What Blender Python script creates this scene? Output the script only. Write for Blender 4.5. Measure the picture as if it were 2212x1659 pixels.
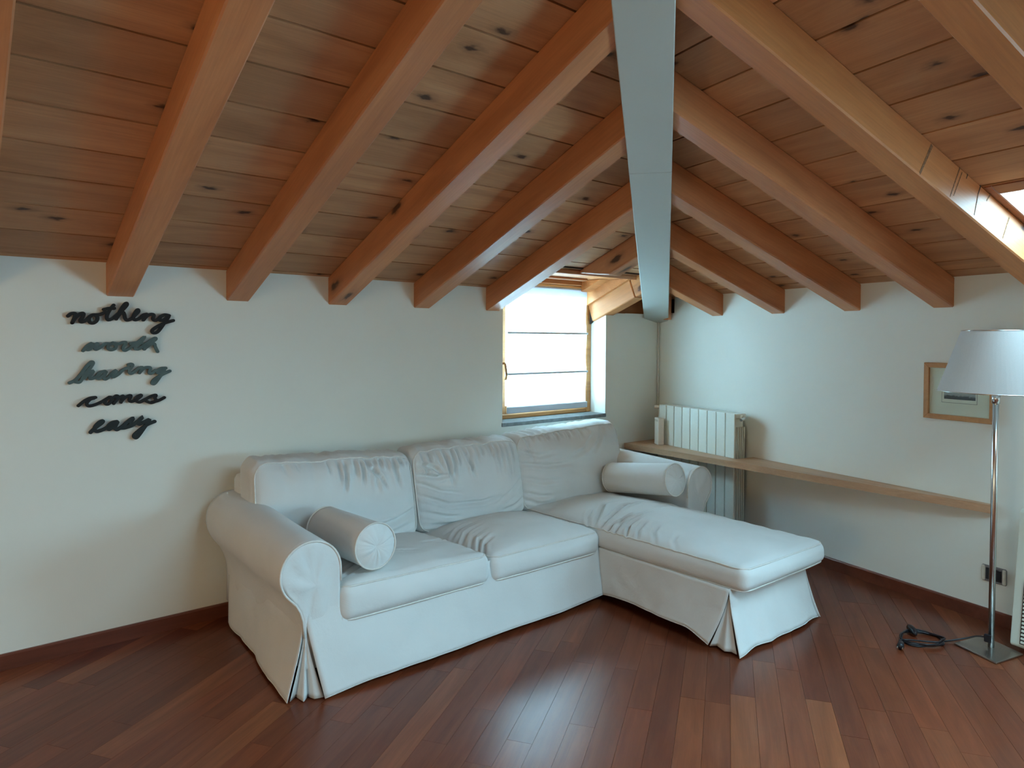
import bpy, bmesh, math, random
from mathutils import Vector, Matrix, noise
R = math.radians
random.seed(7)
for o in list(bpy.data.objects):
    bpy.data.objects.remove(o, do_unlink=True)
scene = bpy.context.scene
COL = scene.collection

# ------------------------------------------------------------------ camera
YAW, PITCH, ROLL, FPX, PY = 0.6916, -0.0208, 0.0053, 1484.62, 763.15
CAM = Vector((-4.1609, -3.2898, 1.2930))
fw = Vector((math.sin(YAW)*math.cos(PITCH), math.cos(YAW)*math.cos(PITCH), math.sin(PITCH)))
rt = Vector((math.cos(YAW), -math.sin(YAW), 0.0)); up = rt.cross(fw)
r2 = rt*math.cos(ROLL)+up*math.sin(ROLL); u2 = -rt*math.sin(ROLL)+up*math.cos(ROLL)
cd = bpy.data.cameras.new('camera'); cam = bpy.data.objects.new('camera', cd); COL.objects.link(cam)
cd.sensor_fit = 'HORIZONTAL'; cd.sensor_width = 36.0
cd.lens = FPX/2212*36.0; cd.shift_y = -(829.5-PY)/2212
cd.clip_start = 0.02
cam.matrix_world = Matrix((( r2.x, u2.x, -fw.x, CAM.x), (r2.y, u2.y, -fw.y, CAM.y), (r2.z, u2.z, -fw.z, CAM.z), (0, 0, 0, 1)))
scene.camera = cam

# ------------------------------------------------------------------ sky and exposure
w = bpy.data.worlds.new('sky'); scene.world = w; w.use_nodes = True
bg = w.node_tree.nodes['Background']
bg.inputs['Color'].default_value = (0.47, 0.80, 1.0, 1); bg.inputs['Strength'].default_value = 7.0
vs = scene.view_settings
vs.view_transform = 'Standard'; vs.look = 'None'; vs.gamma = 1.0; vs.use_curve_mapping = False
vs.exposure = 2.05
WARM = 14.0
cy = scene.cycles
cy.max_bounces = 10; cy.diffuse_bounces = 6; cy.glossy_bounces = 4; cy.transparent_max_bounces = 12; cy.transmission_bounces = 8
cy.sample_clamp_indirect = 8.0

# ------------------------------------------------------------------ house dimensions
TH = 1.3740
WR = Vector((-math.cos(TH), -math.sin(TH), 0))      # along the right wall, away from the corner
NR = Vector((-math.sin(TH), math.cos(TH), 0))       # from the right wall into the room
H0, SL, SR = 1.603, 0.3979, 0.3720                  # eaves height and the two roof pitches
XEND, RIDGE = -7.6, -3.3
HD = Vector((-3.242, -2.513, 1.0)); HH = HD/math.hypot(HD.x, HD.y)
YB = 2*RIDGE                                        # back wall
UB = YB/WR.y                                        # right wall length
APEX = HD*(RIDGE/HD.y) + Vector((0, 0, H0))
WINX0, WINX1 = -1.512, -0.585                       # opening of the small window
def ur(u, off, z): return WR*u + NR*off + Vector((0, 0, z))

# ------------------------------------------------------------------ openings: portals that guide the sky light
def portal(name, c, ex, ey, sx, sy):
    ld = bpy.data.lights.new(name, 'AREA'); ld.shape = 'RECTANGLE'; ld.size = sx; ld.size_y = sy
    ld.cycles.is_portal = True
    o = bpy.data.objects.new(name, ld); COL.objects.link(o)
    ex = ex.normalized(); ey = ey.normalized(); ez = ex.cross(ey)
    o.matrix_world = Matrix(((ex.x, ey.x, ez.x, c.x), (ex.y, ey.y, ez.y, c.y), (ex.z, ey.z, ez.z, c.z), (0, 0, 0, 1)))
SKY_R = [(2.622, 3.02, 0.12, 0.70)]                 # roof windows in the right slope: u0,u1,off0,off1
ADDED_SKY = [(3.64, 4.54, 0.8, 2.45)]  # unseen roof window added to bring daylight from above
ADDED_WIN = (3.50, 5.00, 0.62, 1.47)                     # unseen window added for side daylight, right wall beside the camera: u0,u1,z0,z1
SKY_B = []   # and in the back slope: x0,x1,y0,y1
def zb(y): return H0 + SL*(y-YB)
def zr(off): return H0 + SR*off
for (a, b, c, d) in SKY_R + ADDED_SKY:
    portal('skylight_portal', ur((a+b)/2, (c+d)/2, zr((c+d)/2)+0.10), -WR, NR+Vector((0, 0, SR)), b-a, (d-c)*math.hypot(1, SR))
for (a, b, c, d) in SKY_B:
    portal('skylight_portal', Vector(((a+b)/2, (c+d)/2, zb((c+d)/2)+0.10)), Vector((-1, 0, 0)), Vector((0, 1, SL)), b-a, (d-c)*math.hypot(1, SL))
portal('window_portal', ur((ADDED_WIN[0]+ADDED_WIN[1])/2, -0.12, (ADDED_WIN[2]+ADDED_WIN[3])/2), WR, Vector((0, 0, 1)), ADDED_WIN[1]-ADDED_WIN[0], ADDED_WIN[3]-ADDED_WIN[2])
portal('window_portal', Vector((-1.03, 0.24, 1.22)), Vector((1, 0, 0)), Vector((0, 0, 1)), 0.84, 0.86)

# ------------------------------------------------------------------ materials
def new_mat(name):
    m = bpy.data.materials.new(name); m.use_nodes = True
    nt = m.node_tree; b = nt.nodes['Principled BSDF']
    return m, nt, b
def N(nt, t, **kw):
    n = nt.nodes.new(t)
    for k, v in kw.items():
        if k in n.inputs: n.inputs[k].default_value = v
        else: setattr(n, k, v)
    return n
def ramp(nt, fac, stops, interp='LINEAR'):
    n = nt.nodes.new('ShaderNodeValToRGB'); n.color_ramp.interpolation = interp
    e = n.color_ramp.elements
    while len(e) < len(stops): e.new(0.5)
    for i, (p, c) in enumerate(stops):
        e[i].position = p; e[i].color = (*c, 1) if len(c) == 3 else c
    nt.links.new(fac, n.inputs['Fac']); return n
def mixc(nt, fac, a, b, mode='MIX'):
    n = nt.nodes.new('ShaderNodeMix'); n.data_type = 'RGBA'; n.blend_type = mode
    for sock, v in ((n.inputs[0], fac), (n.inputs[6], a), (n.inputs[7], b)):
        if isinstance(v, (int, float)): sock.default_value = v
        elif isinstance(v, tuple): sock.default_value = (*v, 1)
        else: nt.links.new(v, sock)
    return n.outputs[2]
def plain(name, col, rough=0.6, metal=0.0, bump=0.0, bscale=60.0, var=0.04):
    m, nt, b = new_mat(name)
    tc = N(nt, 'ShaderNodeTexCoord')
    nz = N(nt, 'ShaderNodeTexNoise', Scale=bscale, Detail=3.0); nt.links.new(tc.outputs['Object'], nz.inputs['Vector'])
    c0 = tuple(max(0, x*(1-var)) for x in col); c1 = tuple(min(1, x*(1+var)) for x in col)
    rp = ramp(nt, nz.outputs['Fac'], [(0.35, c0), (0.65, c1)])
    nt.links.new(rp.outputs['Color'], b.inputs['Base Color'])
    b.inputs['Roughness'].default_value = rough; b.inputs['Metallic'].default_value = metal
    if bump:
        bp = N(nt, 'ShaderNodeBump', Strength=bump, Distance=0.002); nt.links.new(nz.outputs['Fac'], bp.inputs['Height'])
        nt.links.new(bp.outputs['Normal'], b.inputs['Normal'])
    return m
def wood(name, dark, mid, light, rough=0.5, knots=True, jitter=0.25, along=1.3, across=11.0, coat=0.0, spec=0.5, knot_scale=(2.6, 5.5, 5.5), knot_col=(0.05, 0.018, 0.008), knot_amt=0.55, randcols=None, bump=0.15):
    m, nt, b = new_mat(name); L = nt.links
    tc = N(nt, 'ShaderNodeTexCoord'); oi = N(nt, 'ShaderNodeObjectInfo')
    off = N(nt, 'ShaderNodeVectorMath', operation='SCALE'); off.inputs[0].default_value = (37.0, 91.0, 53.0); L.new(oi.outputs['Random'], off.inputs['Scale'])
    ad = N(nt, 'ShaderNodeVectorMath', operation='ADD'); L.new(tc.outputs['Object'], ad.inputs[0]); L.new(off.outputs[0], ad.inputs[1])
    mp = N(nt, 'ShaderNodeMapping'); mp.inputs['Scale'].default_value = (along, across, across); L.new(ad.outputs[0], mp.inputs['Vector'])
    n1 = N(nt, 'ShaderNodeTexNoise', Scale=1.0, Detail=6.0, Roughness=0.6, Distortion=0.8); L.new(mp.outputs[0], n1.inputs['Vector'])
    mp2 = N(nt, 'ShaderNodeMapping'); mp2.inputs['Scale'].default_value = (along*4, across*18, across*18); L.new(ad.outputs[0], mp2.inputs['Vector'])
    n2 = N(nt, 'ShaderNodeTexNoise', Scale=1.0, Detail=3.0); L.new(mp2.outputs[0], n2.inputs['Vector'])
    col = ramp(nt, n1.outputs['Fac'], [(0.28, dark), (0.5, mid), (0.74, light)]).outputs['Color']
    fine = ramp(nt, n2.outputs['Fac'], [(0.3, (0.86, 0.86, 0.86)), (0.7, (1.06, 1.06, 1.06))]).outputs['Color']
    col = mixc(nt, 0.7, col, fine, 'MULTIPLY')
    if randcols:
        rc = ramp(nt, oi.outputs['Random'], randcols, 'CONSTANT').outputs['Color']
        col = mixc(nt, 1.0, col, rc, 'MULTIPLY')
    elif jitter:
        rc = ramp(nt, oi.outputs['Random'], [(0.0, (1-jitter,)*3), (1.0, (1+jitter,)*3)]).outputs['Color']
        col = mixc(nt, 1.0, col, rc, 'MULTIPLY')
    if knots:
        mk = N(nt, 'ShaderNodeMapping'); mk.inputs['Scale'].default_value = knot_scale; L.new(ad.outputs[0], mk.inputs['Vector'])
        wob = N(nt, 'ShaderNodeTexNoise', Scale=9.0); L.new(mk.outputs[0], wob.inputs['Vector'])
        wv = N(nt, 'ShaderNodeVectorMath', operation='SCALE'); L.new(wob.outputs['Color'], wv.inputs[0]); wv.inputs['Scale'].default_value = 0.12
        wa = N(nt, 'ShaderNodeVectorMath', operation='ADD'); L.new(mk.outputs[0], wa.inputs[0]); L.new(wv.outputs[0], wa.inputs[1])
        sp = N(nt, 'ShaderNodeSeparateXYZ'); L.new(wa.outputs[0], sp.inputs[0])
        yz = N(nt, 'ShaderNodeMath', operation='ADD'); L.new(sp.outputs['Y'], yz.inputs[0]); L.new(sp.outputs['Z'], yz.inputs[1])
        cb = N(nt, 'ShaderNodeCombineXYZ'); L.new(sp.outputs['X'], cb.inputs['X']); L.new(yz.outputs[0], cb.inputs['Y'])
        vo = N(nt, 'ShaderNodeTexVoronoi', Scale=1.0, voronoi_dimensions='2D'); L.new(cb.outputs[0], vo.inputs['Vector'])
        sx = N(nt, 'ShaderNodeSeparateColor'); L.new(vo.outputs['Color'], sx.inputs[0])
        has = N(nt, 'ShaderNodeMath', operation='LESS_THAN'); L.new(sx.outputs[0], has.inputs[0]); has.inputs[1].default_value = knot_amt
        kd = ramp(nt, vo.outputs['Distance'], [(0.035, (0.95, 0.95, 0.95)), (0.075, (0.3, 0.3, 0.3)), (0.16, (0, 0, 0))]).outputs['Color']
        kf = N(nt, 'ShaderNodeMath', operation='MULTIPLY'); L.new(kd, kf.inputs[0]); L.new(has.outputs[0], kf.inputs[1])
        col = mixc(nt, kf.outputs[0], col, knot_col)
    L.new(col, b.inputs['Base Color'])
    b.inputs['Roughness'].default_value = rough; b.inputs['Coat Weight'].default_value = coat; b.inputs['Coat Roughness'].default_value = 0.24; b.inputs['Coat IOR'].default_value = 1.6
    b.inputs['Specular IOR Level'].default_value = spec
    if bump:
        bp = N(nt, 'ShaderNodeBump', Strength=bump, Distance=0.002); L.new(n2.outputs['Fac'], bp.inputs['Height']); L.new(bp.outputs['Normal'], b.inputs['Normal'])
    return m
M = {}
M['plank'] = wood('ceiling_pine', (0.40, 0.185, 0.080), (0.53, 0.262, 0.120), (0.62, 0.335, 0.165), rough=0.55, jitter=0.16)
M['rafter'] = wood('rafter_wood', (0.42, 0.155, 0.058), (0.53, 0.208, 0.082), (0.61, 0.265, 0.112), rough=0.42, jitter=0.12, knot_scale=(1.5, 4.0, 4.0), knot_amt=0.4, across=7.0)
M['newwood'] = wood('light_pine', (0.50, 0.185, 0.052), (0.62, 0.24, 0.074), (0.70, 0.31, 0.11), rough=0.5, jitter=0.08, knot_scale=(1.5, 4, 4), knot_amt=0.25, across=7.0)
M['amber'] = wood('amber_rafter', (0.45, 0.165, 0.050), (0.56, 0.215, 0.070), (0.64, 0.28, 0.10), rough=0.45, jitter=0.06, knot_scale=(1.5, 4, 4), knot_amt=0.35, across=7.0)
M['deck'] = plain('roof_deck', (0.035, 0.02, 0.014), 0.9)
def floor_cols():
    c = [(0.80, 0.66, 0.64), (1.0, 0.95, 0.92), (0.88, 0.76, 0.74), (1.12, 1.06, 0.98), (0.76, 0.65, 0.67), (1.0, 0.88, 0.83), (1.22, 1.22, 1.12), (0.84, 0.74, 0.72), (1.08, 0.92, 0.84), (0.94, 0.87, 0.86), (1.34, 1.42, 1.28), (0.9, 0.79, 0.77)]
    return [(i/len(c), k) for i, k in enumerate(c)]
M['floor'] = wood('merbau_parquet', (0.125, 0.032, 0.013), (0.165, 0.044, 0.018), (0.21, 0.060, 0.026), rough=0.38, knots=False, along=2.0, across=22.0, coat=0.5, spec=0.1, randcols=floor_cols(), bump=0.08)
M['skirting'] = wood('skirting_wood', (0.10, 0.026, 0.013), (0.15, 0.04, 0.02), (0.19, 0.055, 0.028), rough=0.4, knots=False, jitter=0.05, coat=0.2)
M['oak'] = wood('shelf_oak', (0.46, 0.27, 0.155), (0.56, 0.34, 0.20), (0.63, 0.39, 0.24), rough=0.45, knots=False, jitter=0.03, across=16)
M['frame_wood'] = wood('picture_frame_wood', (0.40, 0.19, 0.07), (0.50, 0.25, 0.10), (0.58, 0.30, 0.13), rough=0.4, knots=False, jitter=0.05, across=20)
M['window_wood'] = wood('window_wood', (0.32, 0.13, 0.04), (0.45, 0.20, 0.06), (0.55, 0.27, 0.09), rough=0.4, knots=False, jitter=0.05, across=14)
M['red_wood'] = wood('skylight_wood', (0.22, 0.075, 0.035), (0.30, 0.105, 0.05), (0.36, 0.14, 0.07), rough=0.4, knots=False, jitter=0.05, across=14)
def wall_mat():
    m, nt, b = new_mat('wall_plaster'); L = nt.links
    tc = N(nt, 'ShaderNodeTexCoord')
    n = N(nt, 'ShaderNodeTexNoise', Scale=1.6, Detail=3.0); L.new(tc.outputs['Object'], n.inputs['Vector'])
    rp = ramp(nt, n.outputs['Fac'], [(0.3, (0.78, 0.80, 0.74)), (0.7, (0.815, 0.835, 0.775))])
    L.new(rp.outputs['Color'], b.inputs['Base Color']); b.inputs['Roughness'].default_value = 0.85
    mp = N(nt, 'ShaderNodeMapping'); mp.inputs['Scale'].default_value = (1, 1, 0.15); L.new(tc.outputs['Object'], mp.inputs['Vector'])
    n2 = N(nt, 'ShaderNodeTexNoise', Scale=260.0, Detail=2.0); L.new(mp.outputs[0], n2.inputs['Vector'])
    bp = N(nt, 'ShaderNodeBump', Strength=0.12, Distance=0.001); L.new(n2.outputs['Fac'], bp.inputs['Height']); L.new(bp.outputs['Normal'], b.inputs['Normal'])
    return m
M['wall'] = wall_mat()
M['hip'] = plain('grey_painted_beam', (0.50, 0.53, 0.495), 0.6, var=0.015, bscale=3)
def fabric_mat():
    m, nt, b = new_mat('cream_cotton'); L = nt.links
    tc = N(nt, 'ShaderNodeTexCoord')
    n = N(nt, 'ShaderNodeTexNoise', Scale=4.0, Detail=4.0); L.new(tc.outputs['Object'], n.inputs['Vector'])
    rp = ramp(nt, n.outputs['Fac'], [(0.3, (0.66, 0.675, 0.665)), (0.7, (0.715, 0.73, 0.72))])
    L.new(rp.outputs['Color'], b.inputs['Base Color']); b.inputs['Roughness'].default_value = 0.92
    b.inputs['Specular IOR Level'].default_value = 0.2
    n2 = N(nt, 'ShaderNodeTexNoise', Scale=420.0, Detail=1.0); L.new(tc.outputs['Object'], n2.inputs['Vector'])
    n3 = N(nt, 'ShaderNodeTexNoise', Scale=16.0, Detail=4.0, Roughness=0.6, Distortion=1.2); L.new(tc.outputs['Object'], n3.inputs['Vector'])
    b1 = N(nt, 'ShaderNodeBump', Strength=0.25, Distance=0.006); L.new(n3.outputs['Fac'], b1.inputs['Height'])
    b2 = N(nt, 'ShaderNodeBump', Strength=0.15, Distance=0.001); L.new(n2.outputs['Fac'], b2.inputs['Height']); L.new(b1.outputs['Normal'], b2.inputs['Normal'])
    L.new(b2.outputs['Normal'], b.inputs['Normal'])
    return m
M['fabric'] = fabric_mat()
M['piping'] = plain('cream_piping', (0.70, 0.69, 0.65), 0.9)
M['dark'] = plain('dark_underside', (0.03, 0.025, 0.02), 0.9)
M['stone'] = plain('grey_slate', (0.20, 0.23, 0.24), 0.55, bump=0.3, bscale=40, var=0.15)
M['radiator'] = plain('radiator_enamel', (0.74, 0.77, 0.70), 0.3, var=0.01)
M['ceramic'] = plain('cream_ceramic', (0.80, 0.74, 0.66), 0.4, var=0.02)
M['hole'] = plain('hole_dark', (0.05, 0.045, 0.04), 0.9)
M['mark'] = plain('saw_scratch', (0.22, 0.11, 0.05), 0.8, var=0.4, bscale=150)
M['pipe'] = plain('painted_pipe', (0.70, 0.70, 0.65), 0.5, var=0.02)
M['steel'] = plain('brushed_steel', (0.42, 0.40, 0.37), 0.32, 1.0, bump=0.05, bscale=200, var=0.05)
M['chrome'] = plain('chrome', (0.66, 0.66, 0.65), 0.22, 1.0, var=0.01)
M['black'] = plain('black_plastic', (0.012, 0.013, 0.018), 0.35)
M['grey_plastic'] = plain('grey_plate', (0.22, 0.21, 0.21), 0.35, 0.3)
M['beige_plastic'] = plain('beige_side', (0.62, 0.58, 0.50), 0.4)
M['heater'] = plain('heater_enamel', (0.66, 0.69, 0.60), 0.4, var=0.01)
M['paper'] = plain('cream_mat_board', (0.80, 0.79, 0.66), 0.8, var=0.01)
M['letter_black'] = plain('letter_black', (0.006, 0.007, 0.008), 0.75, var=0.2)
M['letter_teal'] = plain('letter_teal', (0.080, 0.125, 0.125), 0.75, var=0.15, bscale=25)
M['letter_dark'] = plain('letter_dark_teal', (0.012, 0.020, 0.022), 0.75, var=0.25, bscale=25)
def glass_mat():
    m = bpy.data.materials.new('window_glass'); m.use_nodes = True; nt = m.node_tree
    nt.nodes.remove(nt.nodes['Principled BSDF']); out = nt.nodes['Material Output']
    t = N(nt, 'ShaderNodeBsdfTransparent'); t.inputs[0].default_value = (0.95, 0.98, 0.98, 1)
    g = N(nt, 'ShaderNodeBsdfGlossy'); g.inputs['Roughness'].default_value = 0.02
    lw = N(nt, 'ShaderNodeLayerWeight'); pw = N(nt, 'ShaderNodeMath', operation='POWER'); nt.links.new(lw.outputs['Facing'], pw.inputs[0]); pw.inputs[1].default_value = 4.0
    fr = N(nt, 'ShaderNodeMath', operation='MULTIPLY_ADD'); nt.links.new(pw.outputs[0], fr.inputs[0]); fr.inputs[1].default_value = 0.7; fr.inputs[2].default_value = 0.03
    mx = N(nt, 'ShaderNodeMixShader'); nt.links.new(fr.outputs[0], mx.inputs[0]); nt.links.new(t.outputs[0], mx.inputs[1]); nt.links.new(g.outputs[0], mx.inputs[2])
    nt.links.new(mx.outputs[0], out.inputs[0]); return m
M['glass'] = glass_mat()
def sheer_mat(name, see, col, thru=0.5):
    m = bpy.data.materials.new(name); m.use_nodes = True; nt = m.node_tree
    nt.nodes.remove(nt.nodes['Principled BSDF']); out = nt.nodes['Material Output']
    tc = N(nt, 'ShaderNodeTexCoord'); nz = N(nt, 'ShaderNodeTexNoise', Scale=300.0); nt.links.new(tc.outputs['Object'], nz.inputs['Vector'])
    rp = ramp(nt, nz.outputs['Fac'], [(0.3, tuple(c*0.96 for c in col)), (0.7, col)])
    t = N(nt, 'ShaderNodeBsdfTransparent'); t.inputs[0].default_value = (0.95, 0.97, 1, 1)
    d = N(nt, 'ShaderNodeBsdfDiffuse'); tl = N(nt, 'ShaderNodeBsdfTranslucent')
    nt.links.new(rp.outputs[0], d.inputs[0]); nt.links.new(rp.outputs[0], tl.inputs[0])
    m1 = N(nt, 'ShaderNodeMixShader'); m1.inputs[0].default_value = thru; nt.links.new(d.outputs[0], m1.inputs[1]); nt.links.new(tl.outputs[0], m1.inputs[2])
    m2 = N(nt, 'ShaderNodeMixShader'); m2.inputs[0].default_value = see; nt.links.new(m1.outputs[0], m2.inputs[1]); nt.links.new(t.outputs[0], m2.inputs[2])
    nt.links.new(m2.outputs[0], out.inputs[0]); return m
M['sheer'] = sheer_mat('sheer_voile', 0.16, (0.88, 0.91, 0.94), 0.42)
M['voile2'] = sheer_mat('folded_voile', 0.0, (0.62, 0.66, 0.72), 0.02)
M['shade'] = sheer_mat('lamp_shade_fabric', 0.0, (0.80, 0.79, 0.78))

# ------------------------------------------------------------------ helpers
def setp(o, label=None, cat=None, group=None, kind=None):
    if label: o['label'] = label
    if cat: o['category'] = cat
    if group: o['group'] = group
    if kind: o['kind'] = kind
    return o
def thing(name, label, cat, loc=(0, 0, 0), group=None):
    o = bpy.data.objects.new(name, None); COL.objects.link(o); o.location = loc; o.empty_display_size = 0.05
    return setp(o, label, cat, group)
def link_obj(name, me, mat, parent=None, Mx=None):
    o = bpy.data.objects.new(name, me); COL.objects.link(o)
    if mat is not None and not me.materials:
        for k in (mat if isinstance(mat, (list, tuple)) else [mat]): me.materials.append(M[k])
    if Mx is not None: o.matrix_world = Mx
    if parent is not None:
        o.parent = parent
        root = parent
        W = Matrix.Identity(4)
        chain = []
        while root is not None: chain.append(root); root = root.parent
        for p in reversed(chain):
            W = W @ (p.matrix_parent_inverse if p.parent else Matrix.Identity(4)) @ p.matrix_basis
        o.matrix_parent_inverse = W.inverted()
    return o
def mesh_of(name, bm, smooth=False):
    bmesh.ops.recalc_face_normals(bm, faces=bm.faces)
    me = bpy.data.meshes.new(name); bm.to_mesh(me); bm.free()
    if smooth:
        for p in me.polygons: p.use_smooth = True
    return me
def obj(name, bm, mat, parent=None, Mx=None, smooth=False):
    return link_obj(name, mesh_of(name, bm, smooth), mat, parent, Mx)
def basis(ex, ey, ez, o): return Matrix(((ex.x, ey.x, ez.x, o.x), (ex.y, ey.y, ez.y, o.y), (ex.z, ey.z, ez.z, o.z), (0, 0, 0, 1)))
def box(bm, lo, hi):
    x0, y0, z0 = lo; x1, y1, z1 = hi
    v = [bm.verts.new(p) for p in ((x0, y0, z0), (x1, y0, z0), (x1, y1, z0), (x0, y1, z0), (x0, y0, z1), (x1, y0, z1), (x1, y1, z1), (x0, y1, z1))]
    for f in ((0, 3, 2, 1), (4, 5, 6, 7), (0, 1, 5, 4), (1, 2, 6, 5), (2, 3, 7, 6), (3, 0, 4, 7)): bm.faces.new([v[i] for i in f])
    return bm
def bev(bm, r, seg=1):
    bmesh.ops.bevel(bm, geom=list(bm.edges), offset=r, segments=seg, profile=0.5, affect='EDGES', clamp_overlap=True); return bm
def bbox(lo, hi, r=0.0, seg=1):
    bm = bmesh.new(); box(bm, lo, hi)
    if r: bev(bm, r, seg)
    return bm
def prism(bm, poly, d0, d1, place):
    """extrude a 2-D polygon between depths d0 and d1; place(a, b, d) gives the 3-D point"""
    a = [bm.verts.new(place(p[0], p[1], d0)) for p in poly]; b = [bm.verts.new(place(p[0], p[1], d1)) for p in poly]
    bm.faces.new(a); bm.faces.new(b[::-1])
    for i in range(len(poly)): j = (i+1) % len(poly); bm.faces.new((a[i], b[i], b[j], a[j]))
    return bm
def tube(bm, pts, r, n=8, closed=False, rr=None):
    pts = [Vector(p) for p in pts]; rings = []; m = len(pts)
    prev = None
    for i, p in enumerate(pts):
        if closed: t = pts[(i+1) % m]-pts[i-1]
        else: t = pts[min(i+1, m-1)]-pts[max(i-1, 0)]
        t.normalize()
        if prev is None:
            a = Vector((0, 0, 1)) if abs(t.z) < 0.9 else Vector((1, 0, 0)); nrm = t.cross(a).normalized()
        else:
            nrm = (prev-t*prev.dot(t)).normalized()
        prev = nrm; bn = t.cross(nrm); rad = rr[i] if rr else r
        rings.append([bm.verts.new(p+nrm*rad*math.cos(2*math.pi*k/n)+bn*rad*math.sin(2*math.pi*k/n)) for k in range(n)])
    for i in range(m if closed else m-1):
        A, B = rings[i], rings[(i+1) % m]
        for k in range(n): bm.faces.new((A[k], A[(k+1) % n], B[(k+1) % n], B[k]))
    if not closed: bm.faces.new(rings[0][::-1]); bm.faces.new(rings[-1])
    return bm
def catmull(P, k=6, closed=False):
    P = [Vector(p) for p in P]; out = []; n = len(P)
    for i in range(n if closed else n-1):
        g = (lambda j: P[j % n]) if closed else (lambda j: P[max(0, min(n-1, j))])
        p0, p1, p2, p3 = g(i-1), g(i), g(i+1), g(i+2)
        for s in range(k):
            t = s/k
            out.append(0.5*((2*p1)+(p2-p0)*t+(2*p0-5*p1+4*p2-p3)*t*t+(3*p1-p0-3*p2+p3)*t**3))
    if not closed: out.append(P[-1].copy())
    return out
def lathe(bm, prof, c, n=48):
    rings = []
    for (r, z) in prof: rings.append([bm.verts.new((c[0]+r*math.cos(2*math.pi*k/n), c[1]+r*math.sin(2*math.pi*k/n), c[2]+z)) for k in range(n)])
    for A, B in zip(rings, rings[1:]):
        for k in range(n): bm.faces.new((A[k], A[(k+1) % n], B[(k+1) % n], B[k]))
    return rings
def mesh_curve_smooth(o, ang=40):
    for p in o.data.polygons: p.use_smooth = True
    return o

# ================================================================== THE SETTING
# ---- floor: strips of merbau laid at 33 degrees
fbm = bmesh.new()
foot = [(0.4, 0.35), (XEND-0.1, 0.35), (XEND-0.1, YB-0.1), (UB*WR.x+0.3, YB-0.1)]
prism(fbm, foot, -0.10, -0.016, lambda a, b, d: (a, b, d))
floor = setp(obj('floor', fbm, 'dark'), 'red-brown hardwood strip floor laid diagonally', 'floor', kind='structure')
FA = R(33); FD = Vector((math.cos(FA), math.sin(FA), 0)); FN = Vector((-FD.y, FD.x, 0)); FW = 0.0863
def inside(pt):
    x, y = pt.x, pt.y
    return XEND < x and YB < y < 0 and (pt.x*NR.x+pt.y*NR.y) > 0
def to_px(P):
    d = P-CAM; dz = d.dot(fw)
    if dz < 0.25: return None
    return (1106+FPX*d.dot(r2)/dz, PY-FPX*d.dot(u2)/dz, dz)
def clip_poly(poly, p0, n):
    out = []
    for i, a in enumerate(poly):
        b = poly[(i+1) % len(poly)]; da = (a-p0).dot(n); db = (b-p0).dot(n)
        if da >= 0: out.append(a)
        if (da >= 0) != (db >= 0): out.append(a+(b-a)*(da/(da-db)))
    return out
rows = {}
boards = []
rng = random.Random(11)
for k in range(-75, 66):
    s = -9.0 + rng.random()*0.5
    fixed = {-1: [-2.969, -2.455], -2: [], -9: [-2.70], -10: []}
    while s < 1.0:
        ln = rng.choice([0.5, 0.6, 0.7, 0.85, 1.0, 1.15])*(0.9+0.2*rng.random())
        poly = [FN*(k*FW)+FD*s, FN*(k*FW)+FD*(s+ln), FN*((k+1)*FW)+FD*(s+ln), FN*((k+1)*FW)+FD*s]
        s += ln
        g = 0.0004
        c = sum(poly, Vector())/4
        poly = [p+(FD*(g if (c-p).dot(FD) > 0 else -g))+(FN*(g if (c-p).dot(FN) > 0 else -g)) for p in poly]
        poly = clip_poly(poly, Vector((0, 0.02, 0)), Vector((0, -1, 0)))
        if len(poly) > 2: poly = clip_poly(poly, NR*-0.02, NR)
        if len(poly) > 2: poly = clip_poly(poly, Vector((0, YB, 0)), Vector((0, 1, 0)))
        if len(poly) > 2: poly = clip_poly(poly, Vector((XEND, 0, 0)), Vector((1, 0, 0)))
        if len(poly) < 3: continue
        c = sum(poly, Vector())/len(poly)
        px = to_px(c); score = 0.0
        if px:
            pp = [to_px(p) for p in poly]+[to_px((p+c)/2) for p in poly]+[px]
            if any(q and -20 < q[0] < 2232 and 1000 < q[1] < 1679 for q in pp): score = 1.0/(px[2]**2)
            under = (-3.12 < c.x < -0.9 and c.y > -0.9) or (-1.6 < c.x < -1.12 and c.y > -1.65)
            if under: score = 0.0
        boards.append((score, rng.random(), poly, c))
boards.sort(key=lambda t: -t[0])
def board_bm(poly, c):
    bm = bmesh.new()
    prism(bm, [((p-c).dot(FD), (p-c).dot(FN)) for p in poly], -0.015, 0.0, lambda a, b, d: (a, b, d)); return bm
nvis = 0
rest = bmesh.new()
for sc, rnd, poly, c in boards:
    if sc > 0 and nvis < 298:
        obj('floor_board', board_bm(poly, c), 'floor', floor, basis(FD, FN, Vector((0, 0, 1)), c)); nvis += 1
    else:
        prism(rest, [((p).dot(FD), (p).dot(FN)) for p in poly], -0.015, 0.0, lambda a, b, d: (a, b, d))
setp(obj('floor_boards_beyond', rest, 'floor', floor, basis(FD, FN, Vector((0, 0, 1)), Vector((0, 0, 0)))), kind='stuff')

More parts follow.
